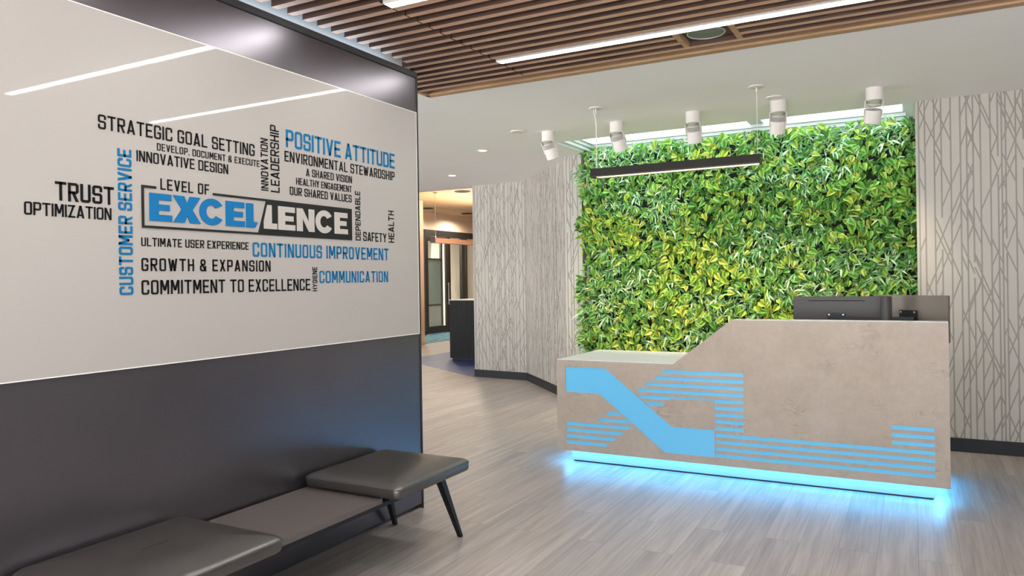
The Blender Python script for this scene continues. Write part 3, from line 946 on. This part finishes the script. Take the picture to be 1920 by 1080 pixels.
shapes.append([(xu(z) + .012, z), (xu(z - TH) + .012, z - TH), (-1.575, z - TH), (-1.558, z - .0155), (Cx, z - .0125), (Cx, z - TH), (Mx, z - TH), (Mx, z)])
z = T[5]
shapes.append([(xu(z) + .012, z), (xu(z - TH) + .012, z - TH), (-1.634, z - TH), (-1.612, z)])
for k in (5, 6, 7, 8):
    shapes.append([(Cx, T[k] - TH), (Mx, T[k] - TH), (Mx, T[k]), (Cx, T[k])])
for k in (9, 10, 11, 12):
    shapes.append([(Cx + .004, T[k] - TH), (Rx, T[k] - TH), (Rx, T[k]), (Cx + .004, T[k])])
for k in (6, 7, 8):
    shapes.append([(-.140, T[k] - TH), (Rx, T[k] - TH), (Rx, T[k]), (-.140, T[k])])
for z, a, b in ((T[7], -2.048, -2.066), (T[8] - .004, -2.112, -2.128)):
    shapes.append([(b, z - TH), (xl_(z - TH) - .012, z - TH), (xl_(z) - .012, z), (a, z)])
for k, (a, b) in ((9, (-1.862, -1.893)), (10, (-1.922, -1.951)), (11, (-1.984, -2.009)), (12, (-2.046, -2.071))):
    shapes.append([(Lx, T[k] - .003 - TH), (b, T[k] - .003 - TH), (a, T[k] - .003), (Lx, T[k] - .003)])
shapes = [[(kx(a), kz(b)) for a, b in s] for s in shapes]
XS0, XS1 = kx(-1.544), kx(-1.126)
r_ = 0.012
outer = [(DX0, ZB), (DX1, ZB), (DX1, ZH - r_), (DX1 - r_ * .3, ZH - r_ * .3), (DX1 - r_, ZH), (XS1, ZH), (XS0, ZL), (DX0, ZL)]
def panel_with_holes(outer, holes, y0, y1, hole_depth):
    mb = MB()
    loops = [[Vector((a, b, 0)) for a, b in outer]] + [[Vector((a, b, 0)) for a, b in h] for h in holes]
    flatv = [p for l in loops for p in l]
    tris = tessellate_polygon(loops)
    mb.add([(p.x, y0, p.y) for p in flatv], [tuple(t) for t in tris])
    tr2 = tessellate_polygon([loops[0]])
    mb.add([(p.x, y1, p.y) for p in loops[0]], [tuple(reversed(t)) for t in tr2])
    for li, l in enumerate(loops):
        n = len(l); d = y1 if li == 0 else y0 + hole_depth
        mb.add([(p.x, y0, p.y) for p in l] + [(p.x, d, p.y) for p in l], [(i, (i + 1) % n, n + (i + 1) % n, n + i) for i in range(n)])
    return mb
mbp = panel_with_holes(outer, shapes, DY, DY + 0.03, 0.012)
me = bpy.data.meshes.new('front_panel')
me.from_pydata([tuple(Vector(p) - Vector(DO)) for p in mbp.v], [], mbp.f)
me.materials.append(MATS['desk_stone'])
fp = bpy.data.objects.new('front_panel', me); COL.objects.link(fp); fp.parent = desk
for s in shapes:
    q = obj('light_inlay', MB().prism(s, 0, 'y', DY + 0.006, DY + 0.0125), 'inlay_blue', desk, DO)
# carcass behind the stone front: counter, ledge, sides, worktop
DB = 6.1915 * K
obj('counter_top', MB().prism([(DX0, DY + 0.0005), (XS1 + 0.05, DY + 0.0005), (XS1 + 0.05, DY + 0.031), (XS1 + 0.05, DB), (DX0, DB)], 0, 'z', ZL + 0.0005, ZL + 0.004), 'counter_white', desk, DO) if False else None
ct = MB()
ct.prism([(DX0 + 0.0006, DY + 0.031), (XS0 + 0.45, DY + 0.031), (XS0 + 0.45, DB), (DX0 + 0.0006, DB)], 0, 'z', ZL - 0.03, ZL)
obj('counter_top', ct, 'counter_white', desk, DO)
obj('counter_lip', MB().box(DX0, XS0 - 0.001, DY + 0.0008, DY + 0.030, ZL + 0.0002, ZL + 0.0022), 'counter_white', desk, DO)
sd = MB()
sd.box(DX0, DX0 + 0.03, DY + 0.031, DB, ZB, ZL - 0.031)
obj('side_panel', sd, 'desk_stone', desk, DO)
obj('side_panel', MB().box(DX1 - 0.03, DX1, DY + 0.031, DB, ZB, 0.775), 'desk_stone', desk, DO)
lg = MB()
lg.prism([(XS1, ZH - 0.03), (DX1 - 0.0006, ZH - 0.03), (DX1 - 0.0006, ZH), (XS1 + 0.0, ZH)], 0, 'y', DY + 0.031, DY + 0.17)
lg.box(XS1, DX1 - 0.0006, DY + 0.031, DY + 0.05, ZB, ZH - 0.031)
obj('transaction_ledge', lg, 'counter_white', desk, DO)
obj('ledge_lip', MB().box(XS1 + 0.001, DX1 - r_, DY + 0.0008, DY + 0.0306, ZH + 0.0002, ZH + 0.002), 'counter_white', desk, DO)
obj('work_surface', MB().box(XS0 + 0.452, DX1 - 0.031, DY + 0.051, DB, 0.70, 0.735), 'counter_white', desk, DO)
PX0, PX1, PY = -2.310, 0.092, 5.232
pn = MB()
pn.box(PX0, PX1, PY, PY + 0.02, 0.012, ZB + 0.02)
pn.box(PX0, PX0 + 0.02, PY + 0.02, DB - 0.1, 0.012, ZB + 0.02)
pn.box(PX1 - 0.02, PX1, PY + 0.02, DB - 0.1, 0.012, ZB + 0.02)
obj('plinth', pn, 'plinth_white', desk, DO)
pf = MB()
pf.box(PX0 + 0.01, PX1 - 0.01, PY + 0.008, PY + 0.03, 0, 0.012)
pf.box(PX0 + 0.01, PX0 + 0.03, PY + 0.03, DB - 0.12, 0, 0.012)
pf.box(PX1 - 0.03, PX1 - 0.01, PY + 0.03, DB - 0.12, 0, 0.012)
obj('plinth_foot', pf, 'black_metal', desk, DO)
for a in ((DX0 + 0.035, DX1 - 0.035, DY + 0.035, DY + 0.055), (DX0 + 0.035, DX0 + 0.055, DY + 0.06, DB - 0.1), (DX1 - 0.055, DX1 - 0.035, DY + 0.06, DB - 0.1)):
    q = obj('led_strip', MB().box(*a, ZB - 0.008, ZB + 0.004), 'led_cyan', desk, DO)
    q['label'] = 'cyan light strip under the desk edge'
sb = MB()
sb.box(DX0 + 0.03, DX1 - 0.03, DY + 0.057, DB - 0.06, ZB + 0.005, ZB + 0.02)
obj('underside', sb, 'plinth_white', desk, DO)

# ------------------------------------------------------------------ monitors and their post
def monitor(name, label, cx, cy, rz, W, ztop, Hh, back, slot=True):
    t = thing(name, label, 'monitor', (cx, cy, ztop - Hh / 2), (0, 0, rz), group='monitors on the desk')
    obj('casing', MB().box(-W / 2, W / 2, -0.012, 0.012, -Hh / 2, Hh / 2), back, t, bevel=0.004)
    obj('screen', MB().box(-W / 2 + 0.01, W / 2 - 0.01, 0.0122, 0.0135, -Hh / 2 + 0.015, Hh / 2 - 0.01), 'housing_black', t)
    if slot:
        obj('vent_slot', MB().box(-W * 0.32, W * 0.32, -0.0130, -0.0121, Hh / 2 - 0.032, Hh / 2 - 0.027), 'ink_black', t)
    mt = MB()
    mt.box(-0.058, 0.058, -0.030, -0.0122, -0.025, 0.052)
    mt.tube((0, -0.03, -0.02), (0, -0.06, -0.02), 0.018, n=16)
    p = obj('mount_plate', mt, 'black_metal', t, bevel=0.002)
    for u in (-0.045, 0.045):
        obj('screw', MB().tube((u, -0.0302, 0.040), (u, -0.0325, 0.040), 0.006, n=10), 'steel', p)
    return t
monitor('monitor', 'black monitor seen from behind, left of the black post', -0.478, 5.62, 0, 0.558, 1.2355, 0.33, 'monitor_black')
m2 = monitor('monitor', 'tilted brownish monitor seen from behind, right of the black post', 0.0, 5.545, 0, 0.50, 1.243, 0.30, 'monitor_satin', slot=False)
m2.rotation_euler = (0, 0, math.atan2(5.45 - 5.68, 0.205 + 0.21))
m2.location = (-0.028, 5.578, 1.243 - 0.150)
ma = thing('monitor_stand', 'black round monitor post with two arms on the reception desk', 'monitor stand', (-0.166, 5.50, 0.7355))
obj('post', MB().lathe([(0.0001, 0), (0.055, 0), (0.055, 0.012), (0.034, 0.014), (0.034, 0.499), (0.031, 0.503), (0.0001, 0.503)], n=28), 'monitor_black', ma, smooth=40)
am = MB(); am.box(-0.30, -0.03, -0.012, 0.012, 0.335, 0.362)
obj('arm', am, 'black_metal', ma, bevel=0.004)
am = MB(); am.box(0.03, 0.16, -0.02, 0.004, 0.345, 0.368)
obj('arm', am, 'black_metal', ma, bevel=0.004)

# ------------------------------------------------------------------ bench along the feature wall
bench = thing('bench', 'low black bench with two leather cushions and a table between', 'bench', (-2.36, 2.37, 0))
BO = (-2.36, 2.37, 0)
def rrect(x0, x1, y0, y1, r, z, n=6):
    pts = []
    for cx, cy, a0 in ((x1 - r, y1 - r, 0), (x0 + r, y1 - r, 90), (x0 + r, y0 + r, 180), (x1 - r, y0 + r, 270)):
        for i in range(n + 1):
            a = math.radians(a0 + 90 * i / n)
            pts.append((cx + r * math.cos(a), cy + r * math.sin(a), z))
    return pts
def cushion(x0, x1, y0, y1, z0, zs):
    mb = MB(); R = 0.018; loops = []
    def ring(ins, z):
        loops.append(rrect(x0 + ins, x1 - ins, y0 + ins, y1 - ins, max(0.035 - ins * 0.5, 0.006), z))
    ring(0.012, z0); ring(0.003, z0 + 0.006); ring(0.0, z0 + 0.016)
    ring(-0.001, zs - 0.014); ring(0.001, zs - 0.006); ring(0.006, zs - 0.001)
    m = min(x1 - x0, y1 - y0) / 2
    for f in (0.05, 0.1, 0.17, 0.26, 0.37, 0.5, 0.65, 0.8, 0.92, 0.985):
        ring(m * f, zs + 0.030 * (1 - (1 - min(f / 0.65, 1)) ** 2.2))
    mb.rings(loops)
    return mb, loops
for y0, y1 in ((2.735, 3.365), (1.385, 2.045)):
    mb, loops = cushion(-2.645, -2.068, y0, y1, 0.388, 0.442)
    cu = obj('cushion', mb, 'black_leather', bench, BO, smooth=50)
    pp = rrect(-2.646, -2.067, y0 - 0.001, y1 + 0.001, 0.036, 0.433)
    pipe = MB().path(pp + pp[:1], 0.0028, n=6)
    pk = obj('piping', pipe, 'black_leather', cu, BO, smooth=60)
tt_ = MB().box(-2.645, -2.178, 2.02, 2.76, 0.358, 0.383)
obj('table_top', tt_, 'table_laminate', bench, BO, bevel=0.002)
bf = MB()
bf.box(-2.60, -2.55, 1.42, 3.33, 0.335, 0.357)
bf.box(-2.24, -2.19, 1.42, 3.33, 0.335, 0.357)
for y in (1.42, 2.1, 2.68, 3.26):
    bf.box(-2.55, -2.24, y, y + 0.05, 0.335, 0.357)
bf.box(-2.58, -2.17, 2.80, 3.27, 0.357, 0.387)
bf.box(-2.58, -2.17, 1.47, 1.98, 0.357, 0.387)
obj('frame', bf, 'black_metal', bench, BO)
def leg(foot, top):
    mb = MB()
    f = Vector(foot); t = Vector(top)
    def q(p, a, b): return [(p.x - a, p.y - b, p.z), (p.x + a, p.y - b, p.z), (p.x + a, p.y + b, p.z), (p.x - a, p.y + b, p.z)]
    mb.rings([q(f, 0.012, 0.013), q(t, 0.020, 0.024)])
    return mb
for ft, tp in (((-2.18, 3.425, 0), (-2.20, 3.245, 0.387)), ((-2.625, 3.435, 0), (-2.56, 3.245, 0.36)), ((-2.18, 1.325, 0), (-2.20, 1.505, 0.387)), ((-2.625, 1.315, 0), (-2.56, 1.505, 0.36))):
    obj('leg', leg(ft, tp), 'black_metal', bench, BO, bevel=0.003)

# ------------------------------------------------------------------ pendant over the desk
PZ0, PZ1 = 2.190, 2.262
PXa, PXb, PYc = -2.262, -0.965, 5.60
pend = thing('pendant_light', 'long black linear pendant light hanging above the desk', 'light', ((PXa + PXb) / 2, PYc, PZ0))
PO = tuple(pend.location)
hs = MB()
prof = [(-0.05, PZ0), (-0.05, PZ0 + 0.010), (-0.020, PZ1), (0.016, PZ1), (0.05, PZ0 + 0.010), (0.05, PZ0), (0.040, PZ0), (0.040, PZ0 + 0.02), (-0.040, PZ0 + 0.02), (-0.040, PZ0)]
hs.prism([(PYc + a, b) for a, b in prof], 0, 'x', PXa, PXb)
obj('housing', hs, 'housing_black', pend, PO)
for xa, xb in ((PXa - 0.004, PXa), (PXb, PXb + 0.004)):
    obj('end_cap', MB().prism([(PYc + a, b) for a, b in prof[:6]], 0, 'x', xa, xb), 'housing_black', pend, PO)
obj('diffuser', MB().box(PXa + 0.04, PXb - 0.015, PYc - 0.0395, PYc + 0.0395, PZ0 + 0.002, PZ0 + 0.012), 'pendant_glow', pend, PO)
for (x, y), bent in (((-2.229, 5.61), True), ((-0.982, 5.59), False)):
    cn = MB()
    cn.lathe([(0.0001, 0), (0.055, 0), (0.055, -0.006), (0.050, -0.009), (0.006, -0.010), (0.006, -0.042), (0.0001, -0.042)], (x, y, ZC - 0.0005), n=32)
    obj('canopy', cn, 'white_plastic', pend, PO, smooth=40)
    cb_ = MB().tube((x, y, ZC - 0.04), (x, y, PZ1 - 0.002), 0.0016 if not bent else 0.0018, n=6)
    if bent:
        cb_.path([(x - 0.018, y, ZC - 0.008), (x - 0.016, y, ZC - 0.04), (x - 0.006, y, ZC - 0.07), (x + 0.002, y, ZC - 0.12), (x + 0.003, y, ZC - 0.25), (x + 0.001, y, PZ1)], 0.0042, n=8)
    obj('cable', cb_, 'white_plastic', pend, PO, smooth=60)

# ------------------------------------------------------------------ ceiling spotlights
def spotlight(x, y, label, ax, ay):
    t = thing('ceiling_spotlight', label, 'spotlight', (x, y, ZC), group='white spotlights over the plant wall')
    obj('base', MB().lathe([(0.0001, -0.001), (0.0615, -0.001), (0.0615, -0.004), (0.0595, -0.005), (0.0595, -0.092), (0.056, -0.095), (0.0001, -0.095)], n=36), 'white_plastic', t, smooth=35)
    obj('joint', MB().lathe([(0.0001, -0.095), (0.048, -0.095), (0.048, -0.108), (0.042, -0.110), (0.042, -0.135), (0.0001, -0.135)], n=28), 'gap_dark', t, smooth=35)
    tilt = Matrix.Rotation(ax, 3, 'X') @ Matrix.Rotation(ay, 3, 'Y')
    hd = MB()
    hd.lathe([(0.0001, -0.052), (0.058, -0.052), (0.0585, -0.055), (0.0585, -0.147), (0.056, -0.150), (0.052, -0.150), (0.050, -0.130), (0.0001, -0.130)], n=36)
    h = obj('head', hd, 'white_plastic', t, smooth=35)
    h.location = (0, 0, -0.105); h.rotation_euler = tilt.to_euler()
    fn = MB()
    for k in range(-7, 8):
        u = k * 0.0075; hh = math.sqrt(max(0.057 ** 2 - u * u, 0))
        fn.box(u - 0.0016, u + 0.0016, -hh, hh, -0.053, -0.012)
    fn.lathe([(0.0001, -0.006), (0.050, -0.006), (0.050, -0.016), (0.0001, -0.016)], n=28)
    f = obj('heat_sink', fn, 'fin_grey', h)
    for sg in (-1, 1):
        obj('bracket', MB().box(sg * 0.0612 - 0.0025, sg * 0.0612 + 0.0025, -0.020, 0.020, -0.09, 0.017), 'white_plastic', h, bevel=0.001)
    obj('lens', MB().lathe([(0.0001, -0.1305), (0.049, -0.1305), (0.049, -0.133), (0.0001, -0.133)], n=28), 'spot_glow', h)
    ld = bpy.data.lights.new('spot_beam', 'SPOT')
    ld.energy = 44; ld.color = (1.0, 0.83, 0.58); ld.spot_size = math.radians(88); ld.spot_blend = 0.75; ld.shadow_soft_size = 0.05
    lo = bpy.data.objects.new('spot_beam', ld); COL.objects.link(lo); lo.parent = h; lo.location = (0, 0, -0.153)
    return t
order = ['leftmost', 'second from left', 'middle', 'second from right', 'rightmost']
for k, (x, y, ay) in enumerate(((-2.9655, 6.27, -0.16), (-2.2765, 6.215, -0.13), (-1.5964, 6.178, 0.0), (-0.9184, 6.145, 0.12), (-0.2414, 6.106, 0.14))):
    spotlight(x, y, 'white ceiling spotlight, %s of the five in the row before the plant wall' % order[k], math.radians(22), ay)

# ------------------------------------------------------------------ small ceiling fittings
for x, y, lab in ((-3.977, 6.797, 'small lit recessed downlight nearer the spotlight row'), (-5.252, 8.188, 'small lit recessed downlight nearer the hall')):
    t = thing('downlight', lab, 'light', (x, y, ZC), group='recessed downlights')
    obj('trim_ring', MB().lathe([(0.046, -0.0005), (0.062, -0.0005), (0.060, -0.005), (0.046, -0.004)], n=32), 'white_plastic', t, smooth=40)
    obj('lens', MB().lathe([(0.0001, -0.001), (0.0455, -0.001), (0.0455, -0.003), (0.0001, -0.003)], n=32), 'downlight_glow', t)
    ld = bpy.data.lights.new('downlight_beam', 'SPOT')
    ld.energy = 60; ld.color = (1.0, 0.90, 0.76); ld.spot_size = math.radians(110); ld.spot_blend = 0.8; ld.shadow_soft_size = 0.05
    lo = bpy.data.objects.new('downlight_beam', ld); COL.objects.link(lo); lo.parent = t; lo.location = (0, 0, -0.012)
for x, y, lab in ((-3.196, 6.098, 'flat white ceiling disc left of the spotlight row'), (-0.924, 6.0, 'flat white ceiling disc by the second spotlight from right')):
    t = obj('ceiling_disc', MB().lathe([(0.0001, -0.0005), (0.062, -0.0005), (0.062, -0.006), (0.058, -0.010), (0.03, -0.012), (0.0001, -0.012)], n=36), 'white_plastic', smooth=40)
    t.location = (x, y, ZC)
    tag(t, lab, 'ceiling cover', 'flat white ceiling discs')

# ------------------------------------------------------------------ hall beyond the opening
struct('wall_hall_bulkhead', MB().box(-11.3, -11.1, 9.5, 21, 2.735, 3.18), 'beige_wall', 'beige wall above the hall glass front', 'wall')
struct('wall_hall_end', MB().box(-16, -4.5, 21, 21.2, 0, 3.3), 'beige_wall')
struct('wall_hall_right', MB().box(-5.45, -5.3, 9.45, 21, 0, 3.3), 'beige_wall')
struct('wall_hall_post', MB().box(-10.2, -9.604, 13.60, 13.75, 0, 3.18), 'beige_wall', 'beige wall end lit warm at the hall edge', 'wall')
GXF = -11.1
store = thing('window_2', 'dark framed glass front at the end of the hall', 'glass wall', (GXF, 15.0, 0), kind='structure')
SOo = (GXF, 15.0, 0)
def bar(y0, y1, z0, z1, name='mullion', x0=GXF - 0.06, x1=GXF + 0.02):
    return obj(name, MB().box(x0, x1, y0, y1, z0, z1), 'alu_dark', store, SOo)
bar(9.6, 15.93, 2.57, 2.73, 'header'); bar(15.95, 20.9, 2.57, 2.73, 'header'); bar(17.12, 20.9, 0.0, 0.18, 'sill'); bar(9.6, 15.93, 0, 0.12, 'sill')
for y0, y1 in ((15.93, 15.95), (17.08, 17.12), (17.70, 17.87), (17.93, 17.99), (14.6, 14.7), (19.2, 19.3)):
    bar(y0, y1, 0.18 if y0 > 17.1 else 0.0, 2.57)
for y0, y1 in ((9.6, 14.6), (14.7, 15.93), (17.12, 17.70), (17.99, 19.2), (19.3, 20.9)):
    obj('glass_pane', MB().box(GXF - 0.025, GXF - 0.015, y0, y1, 0.18, 2.57), 'clear_glass', store, SOo)
door = thing('door_1', 'dark framed glass door at the end of the hall', 'door', (GXF, 16.5, 0), kind='structure')
dO = (GXF, 16.5, 0)
dm = MB()
dm.box(GXF - 0.05, GXF + 0.0, 15.965, 16.09, 0.02, 2.56); dm.box(GXF - 0.05, GXF, 16.93, 17.07, 0.02, 2.56)
dm.box(GXF - 0.05, GXF, 16.09, 16.93, 0.02, 0.20); dm.box(GXF - 0.05, GXF, 16.09, 16.93, 2.44, 2.56)
obj('door_frame', dm, 'alu_dark', door, dO)
obj('door_glass', MB().box(GXF - 0.03, GXF - 0.02, 16.09, 16.93, 0.20, 2.44), 'clear_glass', door, dO)
obj('handle', MB().tube((GXF + 0.045, 16.98, 0.75), (GXF + 0.045, 16.98, 1.35), 0.014, n=12).tube((GXF, 16.98, 0.8), (GXF + 0.045, 16.98, 0.8), 0.009, n=8).tube((GXF, 16.98, 1.3), (GXF + 0.045, 16.98, 1.3), 0.009, n=8), 'steel', door, dO, smooth=40)
# office partition behind the glass
XP = -12.6
op = thing('office_partition', 'black framed frosted glass partition behind the hall door', 'partition', (XP, 18.0, 0))
oO = (XP, 18.0, 0)
fm = MB()
for z0, z1 in ((0.0, 0.06), (0.66, 0.71), (2.02, 2.07), (2.6, 2.68)):
    fm.box(XP - 0.03, XP + 0.03, 16.6, 18.98, z0, z1)
for y in (16.6, 17.75, 18.9):
    fm.box(XP - 0.031, XP + 0.031, y, y + 0.08, 0, 2.68)
obj('frame', fm, 'alu_dark', op, oO)
obj('frosted_pane', MB().box(XP - 0.01, XP + 0.01, 16.68, 18.9, 0.71, 2.02), 'frosted', op, oO)
obj('lower_panel', MB().box(XP - 0.01, XP + 0.01, 16.68, 18.9, 0.06, 0.66), 'wall_white', op, oO)
obj('upper_pane', MB().box(XP - 0.01, XP + 0.01, 16.68, 18.9, 2.07, 2.6), 'clear_glass', op, oO)
struct('wall_office', MB().box(-15.2, -15.0, 9, 21, 0, 3.2), 'beige_wall')
obj_w = struct('wall_office_side', MB().box(-13.4, -12.8, 19.6, 19.75, 0, 2.9), 'beige_wall')
struct('ceiling_office', MB().box(-16, -11.3, 9.5, 21, 2.95, 3.05), 'ceiling_white')

for k, y in enumerate((15.8, 17.6)):  # unseen lights added so the office does not look black
    t = thing('office_fill_light', 'unseen linear light added to brighten the office behind the hall door', 'light', (-13.2, y, 2.95), group='added office fill lights')
    obj('housing', MB().box(-1.0, 1.0, -0.06, 0.06, -0.03, 0.0), 'white_plastic', t)
    obj('diffuser', MB().box(-0.98, 0.98, -0.05, 0.05, -0.034, -0.0302), 'office_fill_glow', t)
cab = thing('hall_cabinet', 'tall black wood grain cabinet standing in the hall', 'cabinet', (-6.6, 11.4, 0))
cO = (-6.6, 11.4, 0)
obj('body', MB().box(-7.24, -5.95, 11.13, 11.75, 0.03, 1.045), 'cabinet_black', cab, cO)
obj('top', MB().box(-7.25, -5.94, 11.12, 11.76, 1.045, 1.057), 'counter_white', cab, cO)
obj('plinth', MB().box(-7.21, -5.98, 11.16, 11.72, 0, 0.03), 'baseboard_black', cab, cO)

hp = thing('hall_pendant', 'pale wood beam light hanging in the hall', 'light', (-8.5, 13.6, 2.158))
hO = (-8.5, 13.6, 2.158)
obj('beam', MB().box(-8.56, -8.44, 12.50, 15.2, 2.158, 2.257), 'beam_wood', hp, hO)
obj('end_cap', MB().box(-8.56, -8.44, 12.494, 12.50, 2.158, 2.257), 'alu_dark', hp, hO)
ld = bpy.data.lights.new('added_uplight', 'AREA')  # unseen uplight added on the beam to brighten the wood ceiling
ld.shape = 'RECTANGLE'; ld.size = 0.08; ld.size_y = 2.6; ld.energy = 50; ld.color = (1.0, 0.88, 0.70)
lo = bpy.data.objects.new('added_uplight', ld); COL.objects.link(lo); lo.parent = hp; lo.location = (0, 0.25, 0.105); lo.rotation_euler = (PI, 0, 0)
for y in (12.60, 15.0):
    obj('cable', MB().tube((-8.5, y, 2.257), (-8.5, y, 3.18), 0.004, n=6).lathe([(0.0001, 0), (0.04, 0), (0.04, -0.02), (0.0001, -0.02)], (-8.5, y, 3.179), n=16), 'steel', hp, hO)
for x, y, lab in ((-7.95, 12.76, 'dark recessed can light in the wood hall ceiling nearest the lobby'), (-10.48, 15.2, 'dark recessed can light above the hanging cable in the hall'), (-10.46, 17.0, 'dark recessed can light in the hall ceiling above the glass front')):
    t = thing('hall_downlight', lab, 'light', (x, y, 3.18), group='dark can lights in the wood hall ceiling')
    obj('trim_ring', MB().lathe([(0.12, -0.0005), (0.16, -0.0005), (0.158, -0.012), (0.12, -0.010)], n=32), 'black_metal', t, smooth=40)
    obj('baffle', MB().lathe([(0.0001, -0.001), (0.1195, -0.001), (0.1195, -0.004), (0.0001, -0.004)], n=32), 'ink_black', t)
    ld = bpy.data.lights.new('hall_beam', 'SPOT')
    ld.energy = 125; ld.color = (1.0, 0.86, 0.68); ld.spot_size = math.radians(165); ld.spot_blend = 0.4; ld.shadow_soft_size = 0.1
    lo = bpy.data.objects.new('hall_beam', ld); COL.objects.link(lo); lo.parent = t; lo.location = (0, 0, -0.02)
